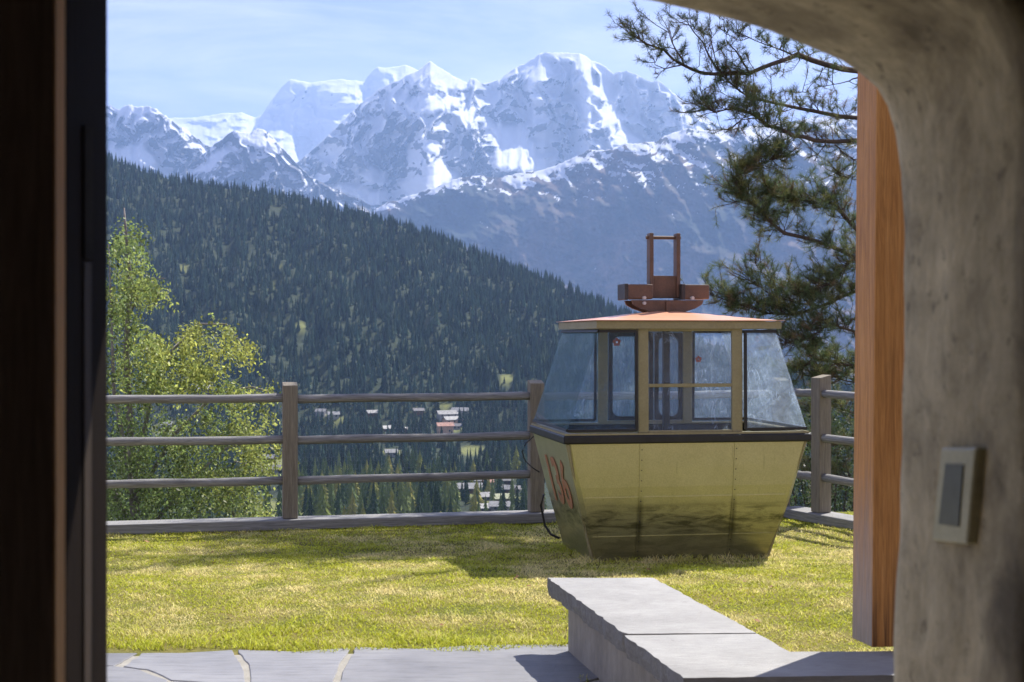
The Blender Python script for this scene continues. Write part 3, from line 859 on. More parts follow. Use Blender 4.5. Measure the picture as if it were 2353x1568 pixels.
def rough_slab(poly, z0, z1, amp, name, seg=.05):
    r = random.Random(len(poly) * 7 + int(poly[0][0] * 100)); q = []
    for i2 in range(len(poly)):
        a = Vector(poly[i2][:2]); b = Vector(poly[(i2 + 1) % len(poly)][:2]); k_ = poly[i2][2] if len(poly[i2]) > 2 else amp
        n_ = max(1, int((b - a).length / seg)); nr_ = Vector((-(b - a).y, (b - a).x)).normalized()
        for t2 in range(n_):
            q.append(a + (b - a) * t2 / n_ + nr_ * (r.uniform(-k_, k_) if t2 else 0))
    mb = MB(); n_ = len(q); cen = sum(q, Vector((0, 0))) / n_
    mid = [p + Vector((r.uniform(-1, 1), r.uniform(-1, 1))) * amp * 1.3 for p in q]
    low = [p + (cen - p).normalized() * r.uniform(0, .018) for p in q]
    vs = [(p.x, p.y, z1) for p in q] + [(p.x, p.y, (z0 + z1) / 2 + r.uniform(-.01, .01)) for p in mid] + [(p.x, p.y, z0 + r.uniform(-.004, .006)) for p in low]
    fs = [tuple(range(n_)), tuple(reversed(range(2 * n_, 3 * n_)))]
    for k2 in (0, 1):
        for i2 in range(n_):
            fs.append((k2 * n_ + i2, (k2 + 1) * n_ + i2, (k2 + 1) * n_ + (i2 + 1) % n_, k2 * n_ + (i2 + 1) % n_))
    mb.add(vs, fs)
    o = mb.build(name, m_slab.m, ben); rel(o, ben)
    return o
ZT = .389
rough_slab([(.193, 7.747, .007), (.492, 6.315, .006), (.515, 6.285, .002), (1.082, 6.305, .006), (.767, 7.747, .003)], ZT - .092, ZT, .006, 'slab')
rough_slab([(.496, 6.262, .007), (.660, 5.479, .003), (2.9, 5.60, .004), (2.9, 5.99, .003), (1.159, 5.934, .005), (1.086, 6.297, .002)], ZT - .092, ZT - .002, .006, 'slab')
wl = MB()
wl.prism([(.300, 7.66), (.745, 5.56), (2.88, 5.68), (2.88, 5.93), (1.10, 5.86), (.71, 7.66)], -.25, ZT - .094)
o = wl.build('wall', m_wall, ben); rel(o, ben)
sub = o.modifiers.new('bevel', 'BEVEL'); sub.width = .012; sub.segments = 2

# ------------------------------------------------------------------ fences
m_post = wood('larch_post', (.15, .13, .095), (.23, .20, .15), (.32, .28, .215), 'Z')
m_rail = wood('weathered_rail', (.12, .115, .108), (.23, .225, .215), (.40, .395, .385), 'X')
m_beam = wood('weathered_beam', (.15, .145, .135), (.26, .255, .245), (.40, .395, .385), 'X')
m_wire = noisy('galvanised_wire', (.20, .21, .22), (.30, .31, .32), 20, .5, bump=0)
def fence(root_loc, yaw, posts, s0, s1, name, label, zs=(.32, .71, 1.105), ztop=1.27, zb=-.15):
    e = empty(name, root_loc, yaw); tag(e, label, 'fence', 'wooden fences round the lawn')
    pm_ = 0.072
    for (s, hh) in posts:
        m = MB()
        w = pm_
        m.add([(s - w, -w, zb + .103), (s + w, -w, zb + .103), (s + w, w, zb + .103), (s - w, w, zb + .103), (s - w, -w, hh - .03), (s + w, -w, hh - .03), (s + w, w, hh), (s - w, w, hh)],
              [(0, 3, 2, 1), (4, 5, 6, 7), (0, 1, 5, 4), (1, 2, 6, 5), (2, 3, 7, 6), (3, 0, 4, 7)])
        o = m.build('post', m_post, e, bevel=.008)
    m = MB(); m.box(s0, s1, -.14, .15, zb, zb + .10)
    m.build('sill_beam', m_beam, e, bevel=.012)
    stops = [s0] + [p[0] for p in posts] + [s1]
    for a, b in zip(stops[:-1], stops[1:]):
        if b - a < .3: continue
        for z in zs:
            m = MB(); nseg = 14
            dz0 = random.uniform(-.008, .008); dz1 = random.uniform(-.008, .008)
            pts = [(a + (b - a) * t / nseg, -.02 + .006 * math.sin(t * .9 + z), z + dz0 + (dz1 - dz0) * t / nseg + .003 * math.sin(t * .7 + a * 3)) for t in range(nseg + 1)]
            m.tube(pts, [.041 + random.uniform(-.0025, .0025) for _ in pts], 12)
            m.build('rail', m_rail, e, smooth=True)
    # hexagonal wire mesh behind the rails
    c = .026; dx = c * math.sqrt(3); Vw = []; Fw = []
    def strip(p, q):
        p = np.array(p); q = np.array(q); d = (q - p) / np.linalg.norm(q - p); n_ = np.array([-d[1], d[0]]) * .0006
        b = len(Vw)
        for (u, vv) in (p - n_, p + n_, q + n_, q - n_): Vw.append((u, .062 + .006 * math.sin(u * 5 + vv * 3), vv))
        Fw.append((b, b + 1, b + 2, b + 3))
    z_lo, z_hi = zb + .10, 1.06
    nrow = int((z_hi - z_lo) / (c * 1.5)); ncol = int((s1 - s0) / dx)
    for r_ in range(nrow):
        for q_ in range(ncol):
            x = s0 + dx * (q_ + .5 * (r_ % 2)); z = z_lo + c * 1.5 * r_
            strip((x, z), (x, z + c)); strip((x, z + c), (x - dx / 2, z + 1.5 * c)); strip((x, z + c), (x + dx / 2, z + 1.5 * c))
    link('wire_mesh', np_mesh('wire_mesh', np.array(Vw), np.array(Fw)), m_wire, e)
    return e
fyaw = math.atan2(.208, .978)
fence((-3.8, 13.4, 0), fyaw, [(-.75, 1.26), (1.69, 1.265), (4.13, 1.27), (6.75, 1.28)], -3.4, 6.83, 'wooden_fence', 'long grey wooden fence with three round rails along the far edge of the lawn')
syaw = math.atan2(-.9, .435)
fence((2.80, 14.80, 0), syaw, [(.66, 1.325), (2.9, 1.33)], .10, 4.6, 'wooden_fence', 'grey wooden fence running up the right side of the lawn behind the gondola cabin', zs=(.30, .70, 1.13), ztop=1.325)

# ------------------------------------------------------------------ the old gondola cabin
cab = empty('gondola_cabin', (.427, 11.25, 0), math.radians(10))
tag(cab, 'old olive green gondola cabin with salmon roof standing on the lawn', 'gondola cabin')
m = NM('olive_panel')
v = m.coord((1, 1, 1)); vh = m.coord((1.6, 1.6, 7)); vv_ = m.coord((26, 26, .9))
f = m.noise(3.0, 8, .65, v); fh = m.noise(2.2, 9, .68, vh, .6); fv = m.noise(2, 6, .6, vv_)
fs_ = m.noise(90, 3, .6, v)
paint = m.ramp(f, [(.3, (.47, .445, .24)), (.7, (.56, .53, .30))])
paint = m.mix(.35, paint, m.ramp(fs_, [(.35, .72), (.6, 1.08)]), 'MULTIPLY')
sx = m.n('SeparateXYZ'); m.l(v, sx.inputs[0])
def band(z, pts):
    r = m.n('FloatCurve') if False else m.n('ValToRGB')
    while len(r.color_ramp.elements) < len(pts): r.color_ramp.elements.new(.5)
    for e_, (p_, c_) in zip(r.color_ramp.elements, pts): e_.position = p_; e_.color = (c_, c_, c_, 1)
    m.l(z, r.inputs['Fac']); return r.outputs['Color']
stain = band(sx.outputs['Z'], [(.0, .40), (.10, .38), (.14, .75), (.24, 1.0), (.31, .75), (.37, .15), (.41, 0)])
stain = m.math('MULTIPLY', stain, m.ramp(fh, [(.43, 0.), (.60, 1.)]))
dirt = m.math('MULTIPLY', band(sx.outputs['Z'], [(0, .9), (.12, .6), (.3, .25), (.43, .05)]), .55)
paint = m.mix(dirt, paint, (.145, .125, .045))
paint = m.mix(m.math('MULTIPLY', stain, .85), paint, (.05, .05, .02))
for us_ in (.617, 1.397):
    du = m.math('ABSOLUTE', m.math('SUBTRACT', sx.outputs['X'], us_ + .0))
    ln_ = m.math('MULTIPLY', m.math('SUBTRACT', 1.0, m.math('MINIMUM', m.math('MULTIPLY', du, 28), 1.0)), band(sx.outputs['Z'], [(0, .3), (.15, 1.), (.34, .8), (.44, .05)]))
    paint = m.mix(m.math('MULTIPLY', ln_, .8), paint, (.05, .045, .02))
paint = m.mix(m.math('MULTIPLY', m.ramp(fv, [(.62, 0.), (.72, 1.)]), .25), paint, (.10, .09, .045))
m.base(paint); m.metal(.62); m.spec(.4)
vb = m.coord((1.2, 1.2, 60)); fb_ = m.noise(3, 5, .6, vb)
m.rough(m.math('ADD', m.math('MULTIPLY', fb_, .16), .26)); m.bump(m.mix(.35, fs_, m.noise(1.7, 2, .4, m.coord((1, 1, 1.6)))), .16, .010)
m_pan = m.m
m_frame = noisy('olive_frame_paint', (.27, .235, .125), (.33, .29, .165), 6, .5, bump=.15, bdist=.002)
m_rub = noisy('black_rubber', (.012, .012, .013), (.028, .027, .026), 8, .45, bump=.2, bdist=.002)
m_roof = NM('salmon_roof_paint')
v = m_roof.coord((1, 1, 1)); f = m_roof.noise(3, 7, .6, v); f2 = m_roof.noise(30, 5, .7, v)
m_roof.base(m_roof.mix(.3, m_roof.ramp(f, [(.3, (.70, .31, .17)), (.7, (.76, .40, .26))]), m_roof.ramp(f2, [(.3, .7), (.7, 1.15)]), 'MULTIPLY')); m_roof.rough(.34); m_roof.spec(.6)
m_roof = m_roof.m
m_bronze = noisy('brown_hanger_paint', (.085, .055, .038), (.125, .078, .052), 9, .5, bump=.2, bdist=.002, c3=(.155, .09, .06))
m_dark = noisy('dark_steel', (.02, .02, .022), (.05, .048, .046), 12, .5, bump=.2, bdist=.002)
m_red = noisy('faded_red_decal', (.45, .09, .06), (.55, .16, .11), 30, .7, bump=0)
m_bolt = noisy('steel_bolt', (.45, .44, .42), (.6, .6, .58), 30, .35, bump=0)
def glass(name, tint, haze_amt, hazec):
    g = NM(name)
    g.t.nodes.remove(g.b)
    tr = g.n('BsdfTransparent'); tr.inputs['Color'].default_value = (*tint, 1)
    df = g.n('BsdfPrincipled'); df.inputs['Base Color'].default_value = (*hazec, 1); df.inputs['Roughness'].default_value = .6
    tl = g.n('BsdfTranslucent'); tl.inputs['Color'].default_value = (*hazec, 1)
    mm1 = g.n('MixShader'); mm1.inputs[0].default_value = .85; g.l(df.outputs[0], mm1.inputs[1]); g.l(tl.outputs[0], mm1.inputs[2])
    gl = g.n('BsdfGlossy'); gl.inputs['Roughness'].default_value = .04
    vec = g.coord((3, 3, 1.2), (.3, .2, .4))
    s1 = g.noise(3.2, 3, .5, vec, 2.4)
    # thin scratches where warped noise crosses its middle value
    sc = g.math('SUBTRACT', 1.0, g.math('MINIMUM', g.math('MULTIPLY', g.math('ABSOLUTE', g.math('SUBTRACT', s1, .52)), 42), 1.0))
    s2 = g.noise(1.5, 4, .6, g.coord((2, 2, 2)))
    sc = g.math('MULTIPLY', sc, g.ramp(s2, [(.45, 0.), (.62, 1.)]))
    haz = g.math('ADD', g.math('MULTIPLY', sc, .34), g.math('MULTIPLY', g.ramp(g.noise(5, 6, .7, g.coord((1, 1, 3))), [(.3, .3), (.75, 1.4)]), haze_amt))
    m1 = g.n('MixShader'); g.l(haz, m1.inputs[0]); g.l(tr.outputs[0], m1.inputs[1]); g.l(mm1.outputs[0], m1.inputs[2])
    fr = g.n('Fresnel'); fr.inputs['IOR'].default_value = 1.22
    m2 = g.n('MixShader'); g.l(g.math('MULTIPLY', fr.outputs[0], .55), m2.inputs[0]); g.l(m1.outputs[0], m2.inputs[1]); g.l(gl.outputs[0], m2.inputs[2])
    g.l(m2.outputs[0], g.o.inputs['Surface'])
    return g.m
m_gl = glass('acrylic_pane', (.94, .975, 1.0), .085, (.76, .86, 1.0))
m_gl2 = glass('tinted_acrylic_pane', (.91, .975, 1.0), .06, (.50, .74, 1.0))

BL, BW = 2.02, 1.43
EU0, EU1, EV0, EV1 = .28, 1.74, .02, 1.41      # top of the glazing
ZB, ZS, ZE = .885, .945, 1.765                  # belt, sill, top of glass
# lower body
m = MB()
prof = [(.862, 0., 0., 0., 0.), (.66, .05, .010, .055, .010), (.50, .090, .0195, .098, .0195), (.42, .110, .029, .12, .029), (.36, .125, .038, .138, .038), (.28, .145, .0525, .162, .0525), (.20, .165, .070, .185, .070), (.07, .197, .100, .225, .100), (-.14, .248, .150, .285, .150)]
rings = []
for (z, ul, v0, ur, v1) in prof:
    r_ = .035
    rings.append([(ul, v0 + r_, z), (ul + r_, v0, z), (BL - ur - r_, v0, z), (BL - ur, v0 + r_, z), (BL - ur, BW - v1 - r_, z), (BL - ur - r_, BW - v1, z), (ul + r_, BW - v1, z), (ul, BW - v1 - r_, z)])
for a, b in zip(rings[:-1], rings[1:]):
    n0 = len(m.v); m.add(a + b, [])
    for k in range(8): m.f.append((n0 + k, n0 + (k + 1) % 8, n0 + 8 + (k + 1) % 8, n0 + 8 + k))
n0 = len(m.v); m.add(rings[-1], [tuple(range(8))])
body = m.build('lower_body', m_pan, cab, smooth=True)
body.data.set_sharp_from_angle(angle=math.radians(16))
def front_v(z): return interp(z, [(-.14, .15), (.07, .10), (.20, .07), (.28, .0525), (.36, .038), (.42, .029), (.50, .0195), (.66, .010), (.862, 0)])
for u, ub in ((.62, .615), (1.41, 1.385)):
    m = MB()
    zz = [-.13, .07, .20, .28, .36, .42, .50, .66, .85]
    for za, zc in zip(zz[:-1], zz[1:]):
        ua = u + (ub - u) * (1 - (za + .13) / .98); uc = u + (ub - u) * (1 - (zc + .13) / .98)
        va, vc = float(front_v(za)), float(front_v(zc))
        m.add([(ua - .016, va - .006, za), (ua + .016, va - .006, za), (uc + .016, vc - .006, zc), (uc - .016, vc - .006, zc), (ua - .016, va + .01, za), (ua + .016, va + .01, za), (uc + .016, vc + .01, zc), (uc - .016, vc + .01, zc)],
              [(0, 1, 2, 3), (4, 7, 6, 5), (0, 4, 5, 1), (1, 5, 6, 2), (2, 6, 7, 3), (3, 7, 4, 0)])
    st_ = m.build('seam_strip', m_pan, cab)
    m = MB()
    for k in range(11):
        z = .80 - k * .083; va = float(front_v(z)) - .006
        m.tube([(u + (ub - u) * (1 - (z + .13) / .98), va - .004, z), (u + (ub - u) * (1 - (z + .13) / .98), va + .002, z)], .005, 6)
    m.build('rivet', m_dark, st_)
for z in (.42, .10):
    m = MB(); va = float(front_v(z))
    ul = float(interp(z, [(-.14, .248), (.862, 0)])) + .05
    m.box(ul, BL - ul - .03, va - .004, va + .01, z - .004, z + .004)
    m.build('panel_lip', m_pan, cab)
# corner edging strips of the lower body
for (pa, pb) in (((.018, .012, .85), (.262, .162, -.13)), ((BL - .018, .012, .85), (BL - .298, .162, -.13))):
    m = MB(); m.bar(pa, pb, .026, .026); m.build('corner_strip', m_frame, cab)
# belt
m = MB()
def ring_band(m, o0, z0, z1, th=.03):
    r = [(-o0, -o0), (BL + o0, -o0), (BL + o0, BW + o0), (-o0, BW + o0)]
    i_ = [(-o0 + th, -o0 + th), (BL + o0 - th, -o0 + th), (BL + o0 - th, BW + o0 - th), (-o0 + th, BW + o0 - th)]
    for k in range(4):
        a, b = r[k], r[(k + 1) % 4]; c_, d_ = i_[(k + 1) % 4], i_[k]
        m.hexa([(*a, z0), (*b, z0), (*c_, z0), (*d_, z0), (*a, z1), (*b, z1), (*c_, z1), (*d_, z1)])
ring_band(m, .022, .850, .918, .05)
m.build('rubber_belt', m_rub, cab, bevel=.014, seg=3)
m = MB(); ring_band(m, .006, .919, .934, .06); m.build('belt_trim', m_bolt if False else m_frame, cab)
# glazing frame: both long sides
def lerp(a, b, t): return a + (b - a) * t
def sideplane(v_sill, v_top):
    return lambda u, z: (u, lerp(v_sill, v_top, (z - ZS) / (ZE - ZS)), z)
for (vs_, vt_, out_) in ((.012, EV0, -1), (BW - .012, EV1, 1)):
    m = MB()
    pl = sideplane(vs_, vt_)
    def fb(u0, u1, z0, z1, t=.036):
        q = [pl(u0, z0), pl(u1, z0), pl(u1, z1), pl(u0, z1)]
        m.slab(q, t, (0, -out_, 0))
    fb(.595, .680, .934, 1.80); fb(1.378, 1.465, .934, 1.80)
    fb(.681, 1.377, 1.748, 1.80); fb(.681, 1.377, .934, .952)
    if out_ < 0: fb(.681, 1.377, 1.298, 1.326, .03)
    m.build('window_frame', m_frame, cab, bevel=.004)
# fascia under the roof
m = MB()
zf0, zf1 = 1.768, 1.826
for k, (a, b) in enumerate((((EU0 - .035, EV0 - .035), (EU1 + .045, EV0 - .035)), ((EU1 + .045, EV0 - .035), (EU1 + .045, EV1 + .035)), ((EU1 + .045, EV1 + .035), (EU0 - .035, EV1 + .035)), ((EU0 - .035, EV1 + .035), (EU0 - .035, EV0 - .035)))):
    d_ = (Vector(b) - Vector(a)).normalized(); nn = Vector((-d_.y, d_.x))
    aa = Vector(a) + d_ * (.03 if k % 2 else 0); bb = Vector(b) - d_ * (.03 if k % 2 else 0)
    c_ = bb + nn * .03; e_ = aa + nn * .03
    m.hexa([(aa.x, aa.y, zf0), (bb.x, bb.y, zf0), (c_.x, c_.y, zf0), (e_.x, e_.y, zf0), (aa.x, aa.y, zf1), (bb.x, bb.y, zf1), (c_.x, c_.y, zf1), (e_.x, e_.y, zf1)])
m.build('fascia', m_frame, cab)
# roof
m = MB()
u0, u1, v0, v1 = EU0 - .055, EU1 + .065, EV0 - .06, EV1 + .06
nu, nv = 16, 12
top = []
for j in range(nv + 1):
    for i_ in range(nu + 1):
        a, b = i_ / nu, j / nv
        ex = min(1, min(a, 1 - a) / .42); ey = min(1, min(b, 1 - b) / .42); hh = min(ex, ey)
        hh = hh * .75 + .25 * ex * ey
        top.append((lerp(u0, u1, a), lerp(v0, v1, b), 1.836 + .082 * hh))
low = [(p[0], p[1], 1.832 + .5 * (p[2] - 1.836)) for p in top]
nn = (nu + 1) * (nv + 1)
fs = []
for j in range(nv):
    for i_ in range(nu):
        k = j * (nu + 1) + i_
        fs.append((k, k + 1, k + nu + 2, k + nu + 1)); fs.append((nn + k + nu + 1, nn + k + nu + 2, nn + k + 1, nn + k))
bd = [i_ for i_ in range(nu + 1)] + [j * (nu + 1) + nu for j in range(1, nv + 1)] + [nv * (nu + 1) + i_ for i_ in range(nu - 1, -1, -1)] + [j * (nu + 1) for j in range(nv - 1, 0, -1)]
for a, b in zip(bd, bd[1:] + bd[:1]): fs.append((a, nn + a, nn + b, b))
m.add(top + low, fs)
m.build('roof', m_roof, cab)
# panes with their rubber gaskets
def pane(q, nrm, mat, gask=True, sides=(0, 1, 2, 3), name='window', gw=.022):
    q = [Vector(p) for p in q]; n_ = Vector(nrm).normalized()
    mb = MB(); mb.slab(q, .005, n_)
    o = mb.build(name, mat, cab)
    if gask:
        cen = sum(q, Vector()) / 4; g = MB()
        for k in sides:
            a, b = q[k], q[(k + 1) % 4]
            ia = a + (cen - a).normalized() * .0; ib = b
            g.bar(a + n_ * .004, b + n_ * .004, gw, .020, up=n_)
        g.build('gasket', m_rub, o)
    return o
pf = sideplane(.006, EV0 - .004); pb = sideplane(BW - .006, EV1 + .004)
zs_, zt_ = ZS + .012, ZE - .018
uL = lambda z: lerp(.012, EU0, (z - ZS) / (ZE - ZS)); uR = lambda z: lerp(BL - .012, EU1, (z - ZS) / (ZE - ZS))
for pl, nr_ in ((pf, (0, -1, 0)), (pb, (0, 1, 0))):
    pane([pl(uL(zs_), zs_), pl(.575, zs_), pl(.575, zt_), pl(uL(zt_), zt_)], nr_, m_gl2 if nr_[1] < 0 else m_gl, sides=(0, 1, 2))
    pane([pl(1.487, zs_), pl(uR(zs_), zs_), pl(uR(zt_), zt_), pl(1.487, zt_)], nr_, m_gl, sides=(0, 2, 3))
pane([(.686, .026, 1.33), (1.372, .026, 1.33), (1.372, .028, 1.744), (.686, .028, 1.744)], (0, -1, 0), m_gl, False)
pane([(.686, .022, .956), (1.372, .022, .956), (1.372, .025, 1.294), (.686, .025, 1.294)], (0, -1, 0), m_gl, False)
# sloping end panes
pane([(uL(zs_), .014, zs_), (uL(zs_), BW - .014, zs_), (uL(zt_), EV1, zt_), (uL(zt_), EV0, zt_)], (-1, 0, .3), m_gl2, sides=(0, 2))
pane([(uR(zs_), .014, zs_), (uR(zs_), BW - .014, zs_), (uR(zt_), EV1, zt_), (uR(zt_), EV0, zt_)], (1, 0, .3), m_gl, sides=(0, 2))
# far side: sliding door leaves with rounded windows
def rounded(u0, u1, z0, z1, r, n=6):
    pts = []
    for (cx_, cz_, a0) in ((u1 - r, z1 - r, 0), (u0 + r, z1 - r, 90), (u0 + r, z0 + r, 180), (u1 - r, z0 + r, 270)):
        for k in range(n + 1):
            a = math.radians(a0 + 90 * k / n); pts.append((cx_ + r * math.cos(a), cz_ + r * math.sin(a)))
    return pts
for (a, b) in ((.690, 1.10), (1.115, 1.372)):
    mb = MB()
    o_ = rounded(a, b, .955, 1.742, .012); i_ = rounded(a + .035, b - .035, .99, 1.705, .06)
    n_ = len(o_); vv = BW - .05
    mb.add([(p[0], vv, p[1]) for p in o_] + [(p[0], vv, p[1]) for p in i_] + [(p[0], vv + .025, p[1]) for p in o_] + [(p[0], vv + .025, p[1]) for p in i_],
           [(k, (k + 1) % n_, n_ + (k + 1) % n_, n_ + k) for k in range(n_)] + [(2 * n_ + k, 3 * n_ + k, 3 * n_ + (k + 1) % n_, 2 * n_ + (k + 1) % n_) for k in range(n_)] +
           [(n_ + k, n_ + (k + 1) % n_, 3 * n_ + (k + 1) % n_, 3 * n_ + k) for k in range(n_)] + [(k, 2 * n_ + k, 2 * n_ + (k + 1) % n_, (k + 1) % n_) for k in range(n_)])
    dl = mb.build('door_leaf', m_rub, cab)
    mb = MB(); mb.slab([(a + .02, vv + .010, .97), (b - .02, vv + .010, .97), (b - .02, vv + .010, 1.72), (a + .02, vv + .010, 1.72)], .004, (0, 1, 0))
    mb.build('pane', m_gl, dl)
# grab pole, seats, floor
m = MB(); m.box(1.0, 1.06, .70, .75, .3, 1.80); m.build('inner_pole', m_dark, cab, bevel=.01)
for (a, b) in ((.14, .52), (1.50, 1.86)):
    m = MB(); m.box(a, b, .12, BW - .12, .40, .45); m.build('seat', m_dark, cab, bevel=.01)
m = MB(); m.box(.22, 1.78, .14, BW - .14, .0, .02); m.build('floor', m_dark, cab)
# red flower-shaped decals on the panes
def flower(cu, cv, cz, r):
    mb = MB()
    for k in range(5):
        a = math.radians(72 * k + 20)
        px_, pz_ = cu + r * .55 * math.cos(a), cz + r * .55 * math.sin(a)
        ring = [(px_ + r * .38 * math.cos(t * .785) * (1 + .15 * math.cos(t * 2 + k)), cv, pz_ + r * .38 * math.sin(t * .785)) for t in range(8)]
        mb.slab(ring, .0015 + .0003 * k, (0, -1, 0))
    mb.build('decal', m_red, cab)
flower(.76, BW - .056, 1.655, .042); flower(1.52, BW - .060, 1.50, .034)
# number painted on the sloping end (weathered orange)
m_num = noisy('faded_orange_paint', (.33, .21, .10), (.47, .17, .075), 7, .6, bump=0)
cu_ = bpy.data.curves.new('number', 'FONT'); cu_.body = '136'; cu_.size = .56; cu_.extrude = .0012; cu_.offset = .012
cu_.align_x = 'CENTER'; cu_.align_y = 'CENTER'; cu_.space_character = 1.05
tmp = bpy.data.objects.new('number', cu_)
me = bpy.data.meshes.new_from_object(tmp); bpy.data.objects.remove(tmp)
no = link('number', me, m_num, cab)
pa = Vector((0, .7, .862)); pb_ = Vector((.248, .7, -.14)); up = (pa - pb_).normalized(); right = Vector((0, -1, 0)); nrm = right.cross(up).normalized()
if nrm.x > 0: nrm = -nrm
zc = .47; t = (.862 - zc) / 1.002
cpt = pa.lerp(pb_, t) + nrm * .006 + Vector((0, .02, 0))
no.matrix_local = Matrix(((right.x, up.x, nrm.x, cpt.x), (right.y, up.y, nrm.y, cpt.y), (right.z, up.z, nrm.z, cpt.z), (0, 0, 0, 1)))
# rope handle and lock post at the far corner of the end
m = MB()
m.tube([(.01, 1.40, .82), (-.05, 1.44, .76), (-.085, 1.46, .68), (-.06, 1.45, .60), (.0, 1.42, .54), (.06, 1.39, .50)], .006, 8)
m.build('cable', m_dark, cab, smooth=True)
m = MB(); m.tube([(.10, 1.40, .30), (.085, 1.45, .20), (.12, 1.45, .02), (.17, 1.42, -.06), (.24, 1.38, -.09)], .011, 8)
m.build('step_bracket', m_dark, cab, smooth=True)
# hanger
hg = MB()
cu0, cv0 = 1.005, .715
for dv in (-.13, .10):
    q = [(cu0 - .13, 1.905), (cu0 + .13, 1.905), (cu0 + .25, 1.945), (cu0 + .30, 1.975), (cu0 + .315, 2.012), (cu0 - .315, 2.012), (cu0 - .30, 1.975), (cu0 - .25, 1.945)]
    hg.slab([(p[0], cv0 + dv, p[1]) for p in q], .03, (0, 1, 0))
hg.box(cu0 - .13, cu0 + .13, cv0 - .099, cv0 + .099, 1.90, 1.925)
han = hg.build('hanger_saddle', m_bronze, cab, bevel=.004)
m = MB(); m.box(cu0 - .018, cu0 + .018, cv0 - .150, cv0 - .131, 1.915, 2.0); m.build('pivot_rib', m_bronze, han)
for sg in (-1, 1):
    m = MB()
    a, b = (cu0 - .365, cu0 - .125) if sg < 0 else (cu0 + .125, cu0 + .37)
    m.box(a, b, cv0 - .12, cv0 + .12, 2.022, 2.145)
    hb = m.build('damper', m_bronze, cab, bevel=.010)
    m = MB()
    ea = a - .006 if sg < 0 else a + .02
    if sg < 0: m.box(a - .008, a + .024, cv0 - .128, cv0 + .128, 2.014, 2.150)
    else: m.box(a - .004, a + .030, cv0 - .128, cv0 + .128, 2.018, 2.150)
    m.build('end_ring', m_dark, hb, bevel=.006)
    m = MB()
    for z in ((2.03, 1.985) if sg < 0 else (2.03,)):
        uu = cu0 + sg * .21
        m.tube([(uu, cv0 - .165, z), (uu, cv0 - .12, z)], .014, 10)
    m.build('bolt', m_bolt, han)
m = MB(); m.box(cu0 - .115, cu0 + .115, cv0 - .03, cv0 + .03, 2.032, 2.222); m.build('hanger_plate', m_bronze, cab, bevel=.004)
for sg in (-1, 1):
    m = MB(); m.box(cu0 + sg * .118 - .017, cu0 + sg * .118 + .017, cv0 - .055, cv0 + .055, 2.035, 2.585); m.build('hanger_arm', m_bronze, cab, bevel=.008)
m = MB(); m.tube([(cu0 - .155, cv0, 2.548), (cu0 + .15, cv0, 2.548)], .015, 12); m.build('cross_bar', m_bronze, cab, smooth=False)
#@@TREES
# ------------------------------------------------------------------ birch beyond the fence
m_leaf = attr_mat('birch_leaf', rough=.5, trans=.5, spec=.35)
m_bark = noisy('birch_bark', (.12, .10, .085), (.34, .32, .29), 3, .85, (1, 1, 3), .5, .01)
bD = 19.0
bir = empty('birch_tree', (P(285, 900, bD).x, bD, -3.2)); tag(bir, 'yellowing birch tree with drooping leaves behind the fence at left', 'tree')
mb = MB()
def bp(X, Y, dd=0): return P(X, Y, bD + dd)
stems = [([(330, 1500, 0), (318, 1250, 0), (300, 1000, .1), (290, 800, 0), (300, 650, -.1), (290, 540, 0), (285, 478, 0)], .07),
         ([(325, 1450, 0), (300, 1100, -.2), (262, 900, -.2), (255, 700, -.3), (250, 560, -.2)], .045),
         ([(310, 1100, 0), (350, 900, .3), (400, 800, .2), (460, 745, .2), (520, 745, .2), (565, 800, .1)], .035),
         ([(312, 1150, 0), (400, 1000, .2), (500, 900, .4), (580, 890, .2), (635, 905, .1)], .035),
         ([(318, 1250, 0), (420, 1120, -.2), (520, 1030, -.3), (600, 1010, -.2)], .03),
         ([(318, 1250, 0), (200, 1000, .2), (120, 850, .3), (80, 800, .2)], .04),
         ([(300, 720, 0), (340, 640, .1), (380, 640, .1)], .015),
         ([(560, 1250, .3), (520, 1130, .2), (540, 1060, .1), (600, 1075, 0)], .025)]
for pts, r0 in stems:
    pp = [bp(*p) for p in pts]
    mb.tube(pp, [max(.006, r0 * (1 - .85 * k / (len(pp) - 1))) for k in range(len(pp))], 7)
o = mb.build('trunk', m_bark, bir, smooth=True); rel(o, bir)
BL_ = [(285, 540, 32, 60, 260, 0), (300, 590, 42, 60, 300, .2), (270, 650, 50, 60, 330, .3), (345, 640, 42, 28, 200, .2), (300, 680, 50, 40, 260, .3), (370, 655, 22, 18, 70, .4), (262, 770, 45, 90, 420, .1),
       (330, 800, 60, 50, 420, .4), (400, 800, 62, 42, 480, .6), (470, 775, 60, 36, 440, .7), (500, 745, 40, 16, 120, .5), (540, 800, 34, 26, 200, .8), (470, 830, 70, 32, 440, .7), (390, 860, 60, 40, 420, .5), (300, 870, 60, 50, 440, .2),
       (570, 895, 55, 22, 260, .5), (520, 900, 40, 25, 200, .3), (560, 960, 62, 45, 440, .5), (590, 1010, 50, 40, 380, .6), (300, 980, 70, 70, 700, -.1), (420, 1000, 50, 40, 360, .1), (480, 1000, 60, 60, 520, .2), (270, 1080, 60, 80, 700, -.1),
       (360, 1080, 70, 60, 700, .05), (460, 1090, 70, 60, 680, .2), (550, 1080, 60, 50, 500, .4), (300, 1160, 70, 50, 560, -.15), (420, 1170, 80, 45, 640, -.1), (530, 1160, 70, 40, 440, .3), (600, 1150, 30, 40, 180, .4), (590, 1060, 34, 30, 200, .5),
       (180, 900, 70, 160, 700, .1), (150, 1100, 80, 110, 600, 0), (200, 740, 50, 70, 260, .2)]
Lv, Lc = [], []
